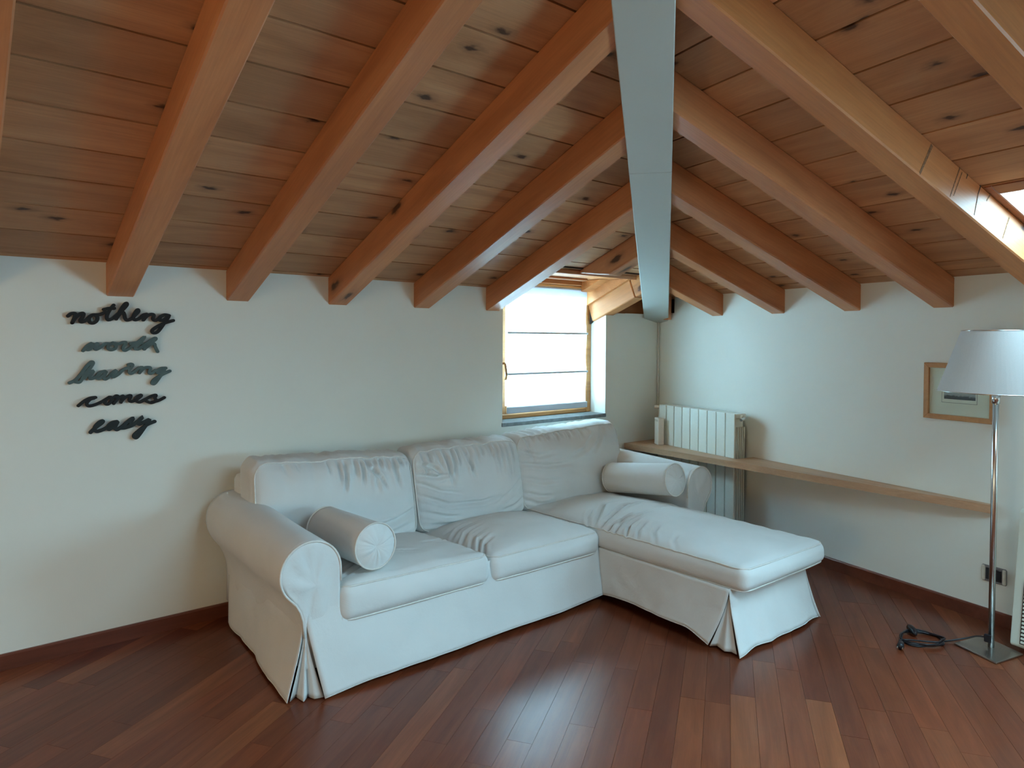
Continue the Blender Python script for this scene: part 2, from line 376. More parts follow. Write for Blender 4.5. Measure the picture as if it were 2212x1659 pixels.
# ---- walls
def wall_left():
    bm = bmesh.new(); T = 0.24
    pl = lambda a, b, d: (d, a, b)          # polygon in (y, z), extruded along x
    top = lambda y: H0-SL*y+0.004
    prism(bm, [(0, 0), (T, 0), (T, top(T)), (0, top(0))], XEND-0.1, WINX0, pl)
    prism(bm, [(0, 0), (T, 0), (T, 0.752), (0, 0.752)], WINX0, WINX1, pl)
    prism(bm, [(0, 0), (T, 0), (T, 1.40), (0, 1.48)], WINX1, -0.38, pl)
    prism(bm, [(0, 0), (T, 0), (T, 1.40), (0, 1.482)], -0.38, 0.30, pl)
    return setp(obj('wall_left', bm, 'wall'), 'off-white plaster wall behind the sofa', 'wall', kind='structure')
wl = wall_left()
def wall_right():
    bm = bmesh.new()
    a0, a1, z0, z1 = ADDED_WIN
    for ua, ub in ((0.17, a0), (a1, UB+0.3)): prism(bm, [(0, 0), (-0.2, 0), (-0.2, H0-0.07), (0, H0+0.004)], ua, ub, lambda a, b, d: ur(d, a, b))
    prism(bm, [(0, 0), (-0.2, 0), (-0.2, z0), (0, z0)], a0, a1, lambda a, b, d: ur(d, a, b))
    prism(bm, [(0, z1), (-0.2, z1), (-0.2, H0-0.07), (0, H0+0.004)], a0, a1, lambda a, b, d: ur(d, a, b))
    prism(bm, [(0, 0), (-0.2, 0), (-0.2, 1.44), (0, 1.49)], -0.03, 0.17, lambda a, b, d: ur(d, a, b))
    return setp(obj('wall_right', bm, 'wall'), 'off-white plaster wall with radiator and long shelf', 'wall', kind='structure')
wr_ = wall_right()
bm = bmesh.new(); box(bm, (XEND-0.3, YB-0.2, 0), (UB*WR.x+0.25, YB, H0)); setp(obj('wall_back', bm, 'wall'), 'plain white wall behind the camera', 'wall', kind='structure')
bm = bmesh.new(); prism(bm, [(0.25, 0), (0.25, H0-0.1), (RIDGE, APEX.z+0.02), (YB-0.1, H0-0.1), (YB-0.1, 0)], XEND-0.2, XEND, lambda a, b, d: (d, a, b)); setp(obj('wall_far_left', bm, 'wall'), 'plain white gable wall out of view', 'wall', kind='structure')

# ---- skirting boards
bm = bmesh.new(); prism(bm, [(0, 0), (-0.014, 0), (-0.014, 0.056), (-0.009, 0.062), (0, 0.062)], XEND, -0.002, lambda a, b, d: (d, a, b))
setp(obj('baseboard_left', bm, 'skirting'), 'dark red-brown wooden skirting along the left wall', 'baseboard', kind='structure')
bm = bmesh.new(); prism(bm, [(0, 0), (0.014, 0), (0.014, 0.056), (0.009, 0.062), (0, 0.062)], 0.0, UB, lambda a, b, d: ur(d, a, b))
setp(obj('baseboard_right', bm, 'skirting'), 'dark red-brown wooden skirting along the right wall', 'baseboard', kind='structure')

# ---- roof slopes with their planks
aL = math.atan(SL); aR = math.atan(SR)
LX, LY = Vector((1, 0, 0)), Vector((0, -math.cos(aL), math.sin(aL))); LZ = LX.cross(LY)
RX, RY = WR, NR*math.cos(aR)+Vector((0, 0, math.sin(aR))); RZ = RX.cross(RY)
def hipx(y): return y*HD.x/HD.y
HOLE = (-1.56, -0.50, -0.287)
bm = bmesh.new()
def PL(x, y, d): return Vector((x, y, H0-SL*y))-LZ*d
for poly in ([(XEND-0.2, 0.45), (HOLE[0], 0.45), (HOLE[0], RIDGE), (XEND-0.2, RIDGE)],
             [(HOLE[0], HOLE[2]), (HOLE[1], HOLE[2]), (HOLE[1], hipx(1)*0+HOLE[1]/hipx(1)), (HOLE[0], HOLE[0]/hipx(1))],
             [(HOLE[1], 0.45), (0.5, 0.45), (0.5, 0.387), (HOLE[1], HOLE[1]/hipx(1))],
             [(HOLE[0], HOLE[0]/hipx(1)), (HOLE[0], RIDGE), (hipx(RIDGE), RIDGE)]):
    prism(bm, poly, 0.024, 0.07, lambda a, b, d: PL(a, b, d))
ceil_l = setp(obj('ceiling_left', bm, 'deck'), 'left wooden roof slope with brown planks and rafters', 'ceiling', kind='structure')
def plank(parent, pts, ex, ey, ez, t=0.022):
    c = sum(pts, Vector())/len(pts)
    b_ = bmesh.new(); prism(b_, [((p-c).dot(ex), (p-c).dot(ey)) for p in pts], -t, 0.0, lambda a, b, d: (a, b, d))
    return obj('ceiling_plank', b_, 'plank', parent, basis(ex, ey, ez, c))
ys = [0.33, 0.147, -0.0265]
while ys[-1] > RIDGE: ys.append(ys[-1]-0.1735)
ys[-1] = RIDGE
g = 0.0036
for ya, yb in zip(ys, ys[1:]):
    a, b_ = ya-g, yb+g
    def seg(x0, x1, a=a, b_=b_, h0=False, h1=False):
        P = [(x0, a), (hipx(a) if h1 else x1, a), (hipx(b_) if h1 else x1, b_), (x0, b_)]
        plank(ceil_l, [PL(x, y, 0) for x, y in P], LX, LY, LZ)
    if a > HOLE[2]:
        seg(XEND, HOLE[0])
        if hipx(b_) > HOLE[1]+0.05:
            P = [(HOLE[1], a), (hipx(a), a), (hipx(b_), b_), (HOLE[1], b_)]
            plank(ceil_l, [PL(x, y, 0) for x, y in P], LX, LY, LZ)
        elif hipx(a) > HOLE[1]+0.05:
            P = [(HOLE[1], a), (hipx(a), a), (HOLE[1], HOLE[1]/hipx(1))]
            plank(ceil_l, [PL(x, y, 0) for x, y in P], LX, LY, LZ)
        if b_ < HOLE[2]-0.02:
            seg(HOLE[0], 0, a=HOLE[2], h1=True)
    else:
        seg(XEND, 0, h1=True)
# right slope
def PRt(u, off, d): return ur(u, off, zr(off))-RZ*d
def uh0(off): return off*1.1529
def uh1(off): return UB-off*(UB-APEX.dot(WR))/APEX.dot(NR)
offs = [-0.33, -0.15, -0.03, 0.069, 0.16]
AO = APEX.dot(NR)
while offs[-1] < AO: offs.append(offs[-1]+0.183)
offs[-1] = AO
bm = bmesh.new()
def holes_at(a, b):
    hs = sorted([(h[0], h[1]) for h in SKY_R+ADDED_SKY if h[2] < b-0.001 and h[3] > a+0.001]); return hs
cuts = sorted(set([-0.4, AO]+[h[2] for h in SKY_R+ADDED_SKY]+[h[3] for h in SKY_R+ADDED_SKY]))
for a, b_ in zip(cuts, cuts[1:]):
    u0a, u0b = uh0(a), uh0(b_); u1a, u1b = uh1(a), uh1(b_)
    last = (u0a, u0b)
    for h in holes_at(a, b_):
        prism(bm, [(last[0], a), (h[0], a), (h[0], b_), (last[1], b_)], 0.024, 0.07, lambda p, q, d: PRt(p, q, d)); last = (h[1], h[1])
    prism(bm, [(last[0], a), (u1a, a), (u1b, b_), (last[1], b_)], 0.024, 0.07, lambda p, q, d: PRt(p, q, d))
ceil_r = setp(obj('ceiling_right', bm, 'deck'), 'right wooden roof slope with brown planks, rafters and skylight', 'ceiling', kind='structure')
for oa, ob in zip(offs, offs[1:]):
    a, b_ = oa+g, ob-g
    subs = [a]+[h for hh in SKY_R+ADDED_SKY for h in hh[2:] if a+0.004 < h < b_-0.004]+[b_]
    hs_all = [h for h in SKY_R+ADDED_SKY if h[2] < b_ and h[3] > a]
    if not hs_all:
        plank(ceil_r, [PRt(u, o_, 0) for u, o_ in ((uh0(a), a), (uh1(a), a), (uh1(b_), b_), (uh0(b_), b_))], RX, RY, RZ); continue
    subs.sort()
    for s0, s1 in zip(subs, subs[1:]):
        last = (uh0(s0), uh0(s1))
        for h in holes_at(s0, s1):
            plank(ceil_r, [PRt(u, o_, 0) for u, o_ in ((last[0], s0), (h[0], s0), (h[0], s1), (last[1], s1))], RX, RY, RZ); last = (h[1], h[1])
        plank(ceil_r, [PRt(u, o_, 0) for u, o_ in ((last[0], s0), (uh1(s0), s0), (uh1(s1), s1), (last[1], s1))], RX, RY, RZ)
# back slope, behind the camera
bm = bmesh.new()
CB = Vector((UB*WR.x, YB, H0))
def PB(x, y, d): return Vector((x, y, zb(y)+d))
def hipb(y): return CB.x+(APEX.x-CB.x)*(y-YB)/(RIDGE-YB)
cuts = sorted(set([YB-0.25, RIDGE]+[h[2] for h in SKY_B]+[h[3] for h in SKY_B]))
for a, b_ in zip(cuts, cuts[1:]):
    last = XEND-0.2
    for h in sorted(h for h in SKY_B if h[2] < b_-0.001 and h[3] > a+0.001):
        prism(bm, [(last, a), (h[0], a), (h[0], b_), (last, b_)], 0.0, 0.06, PB); last = h[1]
    prism(bm, [(last, a), (hipb(a), a), (hipb(b_), b_), (last, b_)], 0.0, 0.06, PB)
setp(obj('ceiling_back', bm, 'plank'), 'wooden roof slope behind the camera', 'ceiling', kind='structure')

# ---- rafters
DL, WLf, DR, WRf = 0.1395, 0.1044, 0.1458, 0.0997
def rafter_left(x, y0, y1, mat='rafter', poly=None, name='rafter'):
    ex = Vector((0, -math.cos(aL), math.sin(aL))); ey = Vector((1, 0, 0)); ez = ex.cross(ey)   # ez points up/outwards
    o_ = Vector((x, 0, H0)); d = DL*math.cos(aL)
    b2 = bmesh.new()
    if poly is None:
        s0 = -y0/math.cos(aL); s1 = -y1/math.cos(aL)
        poly = [(s0, -d), (s1, -d), (s1, 0.0), (s0, 0.0)]
    else:
        poly = [((Vector((x, y, z))-o_).dot(ex), (Vector((x, y, z))-o_).dot(ez)) for y, z in poly]
    prism(b2, poly, 0.0, WLf, lambda a, b, dd: (a, dd, b)); bev(b2, 0.005)
    return obj(name, b2, mat, ceil_l, basis(ex, ey, ez, o_))
LXS = [-5.135, -4.635, -4.135, -3.635, -3.1514, -2.6504, -2.1459, -1.6419]
for x in LXS: rafter_left(x, 0.12, max(RIDGE, x/hipx(1)))
l6 = rafter_left(-1.14, 0, 0, 'rafter', [(-0.285, H0+0.285*SL-0.001), (-0.285, 1.700), (-0.53, 1.673), (-0.90, H0+0.9*SL-DL), (-0.90, H0+0.9*SL)])
rafter_left(-0.61, 0.155, -0.232, 'newwood'); rafter_left(-0.61, -0.236, -0.47, 'newwood')
def rafter_right(u, off1, mat='rafter'):
    ex = -(NR*math.cos(aR)+Vector((0, 0, math.sin(aR)))); ey = WR.copy(); ez = ex.cross(ey)
    if ez.z < 0: ey = -ey; ez = -ez
    o_ = ur(u, 0, H0); d = DR*math.cos(aR); b2 = bmesh.new()
    s0 = -off1/math.cos(aR); s1 = 0.12/math.cos(aR)
    sg = 1 if ey.dot(WR) > 0 else -1
    prism(b2, [(s0, -d), (s1, -d), (s1, 0), (s0, 0)], -WRf*sg, 0.0, lambda a, b, dd: (a, dd, b)); bev(b2, 0.005)
    return obj('rafter', b2, mat, ceil_r, basis(ex, ey, ez, o_))
for i, u in enumerate([0.6485, 1.151, 1.6505, 2.1375, 2.6195, 3.12, 3.62, 4.66, 5.16, 5.66]):
    rafter_right(u, min(u/1.1529, (UB-u)/0.7536)+0.02, 'amber' if i in (4, 5) else 'rafter')
def mark(u, a, b, wd, mat='hole'):
    # a, b: (off, depth below the planks) on the right face of a rafter
    def P(q, d): return ur(u+d, q[0], zr(q[0])-q[1])
    A_, B_ = Vector((a[0], a[1])), Vector((b[0], b[1])); n_ = Vector((-(B_-A_).y, (B_-A_).x)).normalized()*wd/2
    b2 = bmesh.new(); prism(b2, [A_+n_, B_+n_*0.6, B_-n_*0.6, A_-n_], -0.003, 0.0008, lambda p, q, d: P((p, q), d)); obj('saw_mark', b2, mat, ceil_r)
for a_, b_, w_, m_ in (((1.021, 0.010), (1.088, 0.141), 0.012, 'mark'), ((0.85, 0.004), (0.907, 0.134), 0.005, 'mark'), ((0.835, 0.012), (0.885, 0.12), 0.004, 'mark'), ((0.800, 0.003), (0.808, 0.022), 0.004, 'hole'), ((0.714, 0.002), (0.729, 0.038), 0.005, 'hole'), ((0.729, 0.038), (0.752, 0.127), 0.005, 'mark'), ((0.648, 0.002), (0.673, 0.038), 0.006, 'mark'), ((0.514, 0.027), (0.557, 0.125), 0.007, 'mark')): mark(2.6195, a_, b_, w_, m_)
# blocking behind the short rafters at the corner
bm = bmesh.new(); box(bm, (-0.50, 0.03, 1.40), (0.1, 0.06, 1.63)); obj('blocking_board', bm, 'rafter', ceil_l)
bm = bmesh.new(); prism(bm, [(0.02, 1.44), (0.02, 1.62), (0.05, 1.62), (0.05, 1.44)], 0.11, 0.16, lambda a, b, d: ur(d, a, b)); obj('blocking_board', bm, 'rafter', ceil_r)
bm = bmesh.new(); prism(bm, [(-0.03, 1.40), (-0.03, 1.66), (-0.06, 1.66), (-0.06, 1.40)], -0.1, 0.56, lambda a, b, d: ur(d, a, b)); obj('blocking_board', bm, 'deck', ceil_r)

# ---- grey hip beam
hperp = Vector((-HH.y, HH.x, 0)); hperp = hperp if hperp.x > 0 else -hperp          # to the right seen from the room
hx = HH.normalized(); hz = hx.cross(hperp.normalized()); hz = hz if hz.z > 0 else -hz
P0L = Vector((-0.174, 0, 1.449)); W_H = 0.176
o_ = P0L - HH*0.35
Ltot = 5.4
bm = bmesh.new()
def hip_part(s0, s1, name='beam_section'):
    b2 = bmesh.new(); prism(b2, [(s0, 0), (s1, 0), (s1, 0.16), (s0, 0.16)], 0.0, W_H, lambda a, b, d: (a, d, b)); bev(b2, 0.003)
    return b2
hipb_ = thing('hip_beam', 'long grey painted hip beam running up from the room corner', 'beam', (-0.3, -0.2, 1.45)); hipb_['kind'] = 'structure'
mt = basis(hx, hperp, hz, o_)
obj('beam_section', hip_part(0.0, 2.645), 'hip', hipb_, mt); obj('beam_section', hip_part(2.6455, Ltot), 'hip', hipb_, mt)

# ---- dormer over the small window
bm = bmesh.new(); box(bm, (-1.54, -0.285, 1.703), (-0.60, 0.16, 1.722)); trim1 = setp(obj('trim_1', bm, 'newwood'), 'pale wooden soffit of the window dormer', 'trim', kind='structure')
obj('header_board', bbox((-1.54, 0.095, 1.668), (-0.63, 0.14, 1.702), 0.003), 'newwood', trim1)
obj('header_strip', bbox((-1.54, -0.03, 1.688), (-0.80, 0.02, 1.7025), 0.003), 'rafter', trim1)
pl = lambda a, b, d: (d, a, b)
bm = bmesh.new(); prism(bm, [(-0.262, 1.701), (0.15, 1.701), (0.15, 1.535), (0.14, 1.533)], -0.638, -0.612, pl); obj('cheek_board', bm, 'newwood', trim1)
bm = bmesh.new(); prism(bm, [(-0.08, 1.700), (0.10, 1.700), (0.10, 1.625)], -0.73, -0.64, pl); obj('corner_wedge', bm, 'newwood', trim1)
bm = bmesh.new(); prism(bm, [(-0.30, 1.715), (0.45, 1.715), (0.45, 1.36), (0.2, 1.36)], -0.603, -0.507, pl); obj('cheek_core', bm, 'deck', trim1)
bm = bmesh.new(); prism(bm, [(-0.30, 1.715), (0.45, 1.715), (0.45, 1.36), (0.2, 1.36)], -1.62, -1.545, pl); obj('cheek_core', bm, 'deck', trim1)
bm = bmesh.new(); box(bm, (-1.62, -0.32, 1.723), (-0.5, 0.30, 1.75)); obj('dormer_roof', bm, 'deck', trim1)
obj('header_strip', bbox((-1.54, -0.293, 1.690), (-0.50, -0.283, 1.716), 0.002), 'rafter', trim1)

# ---- small window with sill, frame, sash, glass, handle
win = setp(thing('window_1', 'small wooden window above the sofa', 'window', (-1.03, 0.15, 0.776)), kind='structure')
obj('window_sill', bbox((WINX0-0.006, -0.008, 0.751), (WINX1+0.004, 0.17, 0.775), 0.003), 'stone', win)
def frame4(x0, x1, z0, z1, y0, y1, wl_, wr2, wb, wt, mat, nm):
    obj(nm, bbox((x0, y0, z0), (x0+wl_, y1, z1), 0.004), mat, win); obj(nm, bbox((x1-wr2, y0, z0), (x1, y1, z1), 0.004), mat, win)
    obj(nm, bbox((x0+wl_, y0, z0), (x1-wr2, y1, z0+wb), 0.004), mat, win); obj(nm, bbox((x0+wl_, y0, z1-wt), (x1-wr2, y1, z1), 0.004), mat, win)
frame4(-1.49, -0.586, 0.776, 1.668, 0.14, 0.21, 0.08, 0.045, 0.03, 0.035, 'window_wood', 'window_frame')
frame4(-1.425, -0.62, 0.80, 1.645, 0.15, 0.195, 0.06, 0.055, 0.06, 0.055, 'window_wood', 'sash')
bm = bmesh.new(); box(bm, (-1.37, 0.168, 0.855), (-0.67, 0.174, 1.60)); obj('window_pane', bm, 'glass', win)
b2 = bmesh.new(); tube(b2, catmull([(-1.40, 0.14, 1.135), (-1.40, 0.115, 1.135), (-1.398, 0.108, 1.11), (-1.392, 0.108, 1.06), (-1.396, 0.112, 1.03)], 5), 0.007, 8); obj('window_handle', b2, 'window_wood', win)
# filler around the frame, so no light leaks
bm = bmesh.new(); box(bm, (-1.62, 0.16, 0.70), (-1.45, 0.30, 1.75)); box(bm, (-1.62, 0.16, 1.665), (-0.5, 0.3, 1.74)); obj('lining', bm, 'wall', win)
bm = bmesh.new(); box(bm, (WINX1, 0.15, 0.70), (-0.45, 0.30, 1.70)); obj('lining', bm, 'wall', win)

# roman blind
bl = thing('roman_blind', 'sheer white roman blind hanging in the small window', 'blind', (-1.03, 0.105, 1.66))
def blind_panel():
    b2 = bmesh.new(); nx, nz = 24, 60
    x0, x1, z0, z1 = -1.39, -0.672, 0.855, 1.640
    G = [[b2.verts.new((x0+(x1-x0)*i/nx, 0.106+0.004*math.sin(6.3*3*(j/nz))+0.003*noise.noise(Vector((i*0.25, j*0.05, 3))), z0+(z1-z0)*j/nz)) for i in range(nx+1)] for j in range(nz+1)]
    for j in range(nz):
        for i in range(nx): b2.faces.new((G[j][i], G[j][i+1], G[j+1][i+1], G[j+1][i]))
    return b2
obj('blind_fabric', blind_panel(), 'sheer', bl, smooth=True)
for z in (1.333, 1.068):
    obj('blind_rod', bbox((-1.392, 0.092, z-0.0065), (-0.664, 0.104, z+0.0065), 0.002), 'voile2', bl)
obj('hem_bar', bbox((-1.392, 0.096, 0.815), (-0.662, 0.110, 0.856), 0.004), 'voile2', bl)
obj('head_rail', bbox((-1.395, 0.10, 1.632), (-0.66, 0.118, 1.646), 0.003), 'voile2', bl)
obj('heading', bbox((-1.39, 0.099, 1.585), (-0.672, 0.103, 1.634), 0.001), 'sheer', bl)

# ---- skylight in the right slope
def roof_window(parent_name, h, idx, label):
    u0, u1, o0, o1 = h
    t = setp(thing(parent_name, label, 'skylight', ur((u0+u1)/2, (o0+o1)/2, zr((o0+o1)/2))), kind='structure')
    def pr_(ua, ub, oa, ob, da, db, mat, nm):
        c = PRt((ua+ub)/2, (oa+ob)/2, 0); b2 = bmesh.new()
        pts = [PRt(p, q, 0) for p, q in ((ua, oa), (ub, oa), (ub, ob), (ua, ob))]
        prism(b2, [((p-c).dot(RX), (p-c).dot(RY)) for p in pts], -db, -da, lambda a, b, d: (a, b, d)); bev(b2, 0.003)
        obj(nm, b2, mat, t, basis(RX, RY, RZ, c))
    for (ua, ub, oa, ob) in ((u0, u0+0.026, o0, o1), (u1-0.026, u1, o0, o1), (u0+0.026, u1-0.026, o1-0.06, o1), (u0+0.026, u1-0.026, o0, o0+0.06)):
        pr_(ua, ub, oa, ob, -0.004, 0.08, 'red_wood', 'skylight_frame')
    pr_(u0+0.02, u1-0.02, o0+0.05, o1-0.05, 0.05, 0.056, 'glass', 'skylight_pane')
roof_window('window_2', SKY_R[0], 2, 'roof window between two rafters at the right edge')
roof_window('added_roof_window', ADDED_SKY[0], 4, 'added roof window further along the right slope, out of view')  # added opening out of view, lights the seats from above
w3 = setp(thing('added_window', 'added window in the right wall beside the camera, out of view', 'window', ur(4.25, -0.1, 0.25)), kind='structure')  # added opening out of view, lets daylight in from the side
def w3bar(u0, u1, z0, z1, o0, o1, mat, nm):
    b2 = bmesh.new(); prism(b2, [(o0, z0), (o1, z0), (o1, z1), (o0, z1)], u0, u1, lambda a, b, d: ur(d, a, b)); obj(nm, b2, mat, w3)
a0, a1, z0, z1 = ADDED_WIN
for (p, q, r_, s_) in ((a0, a0+0.06, z0, z1), (a1-0.06, a1, z0, z1), ((a0+a1)/2-0.04, (a0+a1)/2+0.04, z0, z1), (a0+0.06, a1-0.06, z0, z0+0.07), (a0+0.06, a1-0.06, z1-0.07, z1)): w3bar(p, q, r_, s_, -0.15, -0.09, 'window_wood', 'window_frame')
w3bar(a0+0.05, a1-0.05, z0+0.06, z1-0.06, -0.124, -0.118, 'glass', 'window_pane')
# unseen warm fill light added in the left of the room, behind the camera
ld = bpy.data.lights.new('warm_fill_light', 'POINT'); ld.energy = WARM; ld.color = (1.0, 0.76, 0.44); ld.shadow_soft_size = 0.25
lo_ = bpy.data.objects.new('warm_fill_light', ld); COL.objects.link(lo_); lo_.location = (-6.3, -2.6, 0.9)

# ================================================================== THINGS ON THE WALLS
# ---- the five script words; strokes in millimetres on the wall (x, z)
WORDS = {'nothing':[[(-3772,1376),(-3761,1386),(-3746,1385),(-3751,1367),(-3758,1349)],[(-3757,1351),(-3745,1371),(-3728,1387),(-3718,1386),(-3722,1372),(-3730,1359),(-3725,1353),(-3712,1359),(-3698,1373)],[(-3697,1376),(-3700,1363),(-3695,1351),(-3683,1350),(-3672,1360),(-3670,1375),(-3680,1383),(-3692,1380),(-3698,1373)],[(-3680,1383),(-3661,1385),(-3641,1396)],[(-3611,1425),(-3627,1402),(-3636,1378),(-3632,1364),(-3617,1369),(-3596,1389),(-3576,1409),(-3562,1428),(-3564,1435),(-3573,1427),(-3589,1399),(-3602,1368)],[(-3647,1406),(-3629,1411),(-3609,1412)],[(-3601,1370),(-3589,1389),(-3578,1397),(-3572,1388),(-3569,1372),(-3562,1364),(-3546,1370),(-3532,1385),(-3519,1401),(-3521,1409),(-3528,1402),(-3537,1384),(-3538,1370),(-3528,1366),(-3512,1375),(-3501,1387),(-3488,1391)],[(-3500,1366),(-3485,1384),(-3470,1391),(-3459,1387),(-3463,1371),(-3452,1365),(-3436,1375)],[(-3399,1387),(-3418,1390),(-3435,1380),(-3437,1367),(-3421,1367),(-3400,1385),(-3421,1350),(-3444,1317),(-3461,1311),(-3467,1321),(-3448,1338),(-3418,1354),(-3383,1366)]],'worth':[[(-3721,1236),(-3706,1256),(-3689,1266),(-3703,1248),(-3704,1240),(-3693,1246),(-3676,1262),(-3669,1264),(-3677,1248),(-3676,1241),(-3659,1250),(-3642,1264),(-3628,1264)],[(-3614,1268),(-3628,1260),(-3633,1248),(-3623,1239),(-3607,1244),(-3603,1258),(-3614,1267),(-3593,1264),(-3577,1270),(-3566,1268),(-3577,1248),(-3572,1236),(-3558,1242),(-3542,1255),(-3518,1274),(-3495,1294),(-3513,1268),(-3533,1248),(-3525,1241),(-3511,1247),(-3485,1268),(-3457,1288),(-3453,1283),(-3478,1262),(-3497,1241)],[(-3549,1265),(-3525,1269),(-3504,1267)],[(-3496,1243),(-3474,1260),(-3458,1264),(-3454,1251),(-3445,1230)]],'having':[[(-3769,1106),(-3750,1116),(-3730,1140),(-3710,1171),(-3693,1189),(-3686,1185),(-3696,1166),(-3718,1136),(-3733,1109),(-3750,1110)],[(-3718,1124),(-3697,1147),(-3686,1151),(-3697,1133),(-3697,1121),(-3680,1125),(-3663,1138)],[(-3644,1150),(-3663,1144),(-3673,1129),(-3666,1120),(-3649,1134),(-3639,1150),(-3648,1128),(-3644,1117),(-3629,1127),(-3615,1145),(-3603,1152),(-3615,1133),(-3613,1126),(-3594,1138),(-3576,1156),(-3558,1163)],[(-3558,1175),(-3547,1178),(-3542,1172),(-3555,1151),(-3549,1138),(-3533,1147),(-3519,1160),(-3504,1162),(-3516,1140)],[(-3515,1142),(-3497,1160),(-3474,1161),(-3479,1141),(-3471,1136),(-3453,1149)],[(-3413,1158),(-3434,1156),(-3447,1144),(-3441,1137),(-3418,1153),(-3438,1119),(-3458,1092),(-3468,1096),(-3456,1112),(-3426,1131),(-3397,1145)]],'comes':[[(-3739,1012),(-3717,1031),(-3697,1041),(-3678,1043)],[(-3684,1040),(-3697,1036),(-3709,1022),(-3706,1010),(-3687,1011),(-3660,1022),(-3639,1035)],[(-3628,1042),(-3642,1031),(-3643,1015),(-3631,1014),(-3620,1030),(-3626,1042),(-3615,1038),(-3604,1046),(-3597,1041),(-3613,1014)],[(-3612,1016),(-3594,1036),(-3576,1044),(-3586,1018)],[(-3586,1020),(-3570,1038),(-3549,1045),(-3555,1026),(-3548,1019),(-3530,1025),(-3511,1040),(-3512,1045),(-3527,1037),(-3530,1022),(-3516,1015),(-3494,1026),(-3472,1038),(-3452,1042),(-3457,1030),(-3452,1018),(-3472,1010),(-3491,1018)],[(-3474,1010),(-3442,1018),(-3419,1030)]],'easy':[[(-3697,900),(-3678,919),(-3656,936),(-3653,944),(-3667,938),(-3682,919),(-3678,903),(-3657,906),(-3633,918)],[(-3601,937),(-3619,934),(-3635,918),(-3630,907),(-3612,922),(-3599,936),(-3609,914),(-3602,904),(-3581,916),(-3559,937),(-3541,948),(-3549,933),(-3552,921),(-3570,910),(-3590,909)],[(-3572,909),(-3545,917),(-3527,930),(-3504,951),(-3520,931),(-3518,920),(-3502,926),(-3478,937),(-3498,905),(-3524,868),(-3535,865),(-3537,876),(-3513,898),(-3487,917),(-3458,928)]]}

def word(text, mat, label, width):
    b2 = bmesh.new(); yF, yB = -0.020, -0.009; hw = width/2
    cx = sum(p[0] for s in WORDS[text] for p in s)/sum(len(s) for s in WORDS[text])/1000
    cz = sum(p[1] for s in WORDS[text] for p in s)/sum(len(s) for s in WORDS[text])/1000
    for si, s in enumerate(WORDS[text]):
        dep = si*0.0006
        pts = catmull([(p[0]/1000, p[1]/1000, 0) for p in s], 5)
        nrm = []
        for i in range(len(pts)):
            t = (pts[min(i+1, len(pts)-1)]-pts[max(0, i-1)]).normalized(); nrm.append(Vector((-t.y, t.x, 0)))
        L_ = [p+n*hw for p, n in zip(pts, nrm)]; R_ = [p-n*hw for p, n in zip(pts, nrm)]
        def cap(c, n, sgn):
            a0 = math.atan2(n.y, n.x)
            return [c+Vector((math.cos(a0+sgn*math.pi*k/6), math.sin(a0+sgn*math.pi*k/6), 0))*hw for k in range(1, 6)]
        for i in range(len(pts)-1):
            q = [L_[i], L_[i+1], R_[i+1], R_[i]]
            e0, e1 = dep+i*3e-5, dep+(i+1)*3e-5
            f = [b2.verts.new((p.x-cx, yF-e, p.y-cz)) for p, e in zip(q, (e0, e1, e1, e0))]; k = [b2.verts.new((p.x-cx, yB-e, p.y-cz)) for p, e in zip(q, (e0, e1, e1, e0))]
            b2.faces.new(f); b2.faces.new((f[0], k[0], k[1], f[1])); b2.faces.new((f[2], k[2], k[3], f[3])); b2.faces.new(k[::-1])
        for c, n, sg, e in ((pts[0], nrm[0], 1, dep), (pts[-1], nrm[-1], -1, dep+(len(pts)-1)*3e-5)):
            ring = [c+n*hw]+cap(c, n, sg)+[c-n*hw]
            f = [b2.verts.new((p.x-cx, yF-e, p.y-cz)) for p in ring]; k = [b2.verts.new((p.x-cx, yB-e, p.y-cz)) for p in ring]
            b2.faces.new(f); b2.faces.new(k[::-1])
            for i in range(len(ring)-1): b2.faces.new((f[i], k[i], k[i+1], f[i+1]))
    # two short pins into the wall
    s0, s1 = WORDS[text][0][2], WORDS[text][-1][2]
    for p in (s0, s1): tube(b2, [(p[0]/1000-cx, yB-0.001, p[1]/1000-cz), (p[0]/1000-cx, 0.002, p[1]/1000-cz)], 0.002, 6)
    o = obj('wall_word', b2, mat, None, Matrix.Translation((cx, 0, cz)))
    return setp(o, label, 'wall decor', 'script words on the left wall')
word('nothing', 'letter_black', 'black cut-out script word nothing, topmost of the wall words', 0.0135)
word('worth', 'letter_teal', 'grey-teal cut-out script word worth under the word nothing', 0.0125)
word('having', 'letter_teal', 'grey-teal cut-out script word having in the middle of the wall words', 0.0125)
word('comes', 'letter_black', 'black cut-out script word comes under the word having', 0.0120)
word('easy', 'letter_dark', 'dark teal cut-out script word easy, lowest of the wall words', 0.0140)

# ---- long tapering shelf
sh = thing('wall_shelf', 'long tapering light oak shelf along the right wall', 'shelf', ur(1.2, 0.1, 0.55))
LWn = Vector((-1, 0, 0))
def shelf_poly():
    a = 0.385   # length along the left wall
    Pa = LWn*a
    return [(0.003, 0.003), (Pa.dot(WR), Pa.dot(NR)-0.003), (2.338, 0.032), (2.338, 0.002)]
RU0, RU1, RO = 0.181, 0.905, 0.152
bm = bmesh.new()
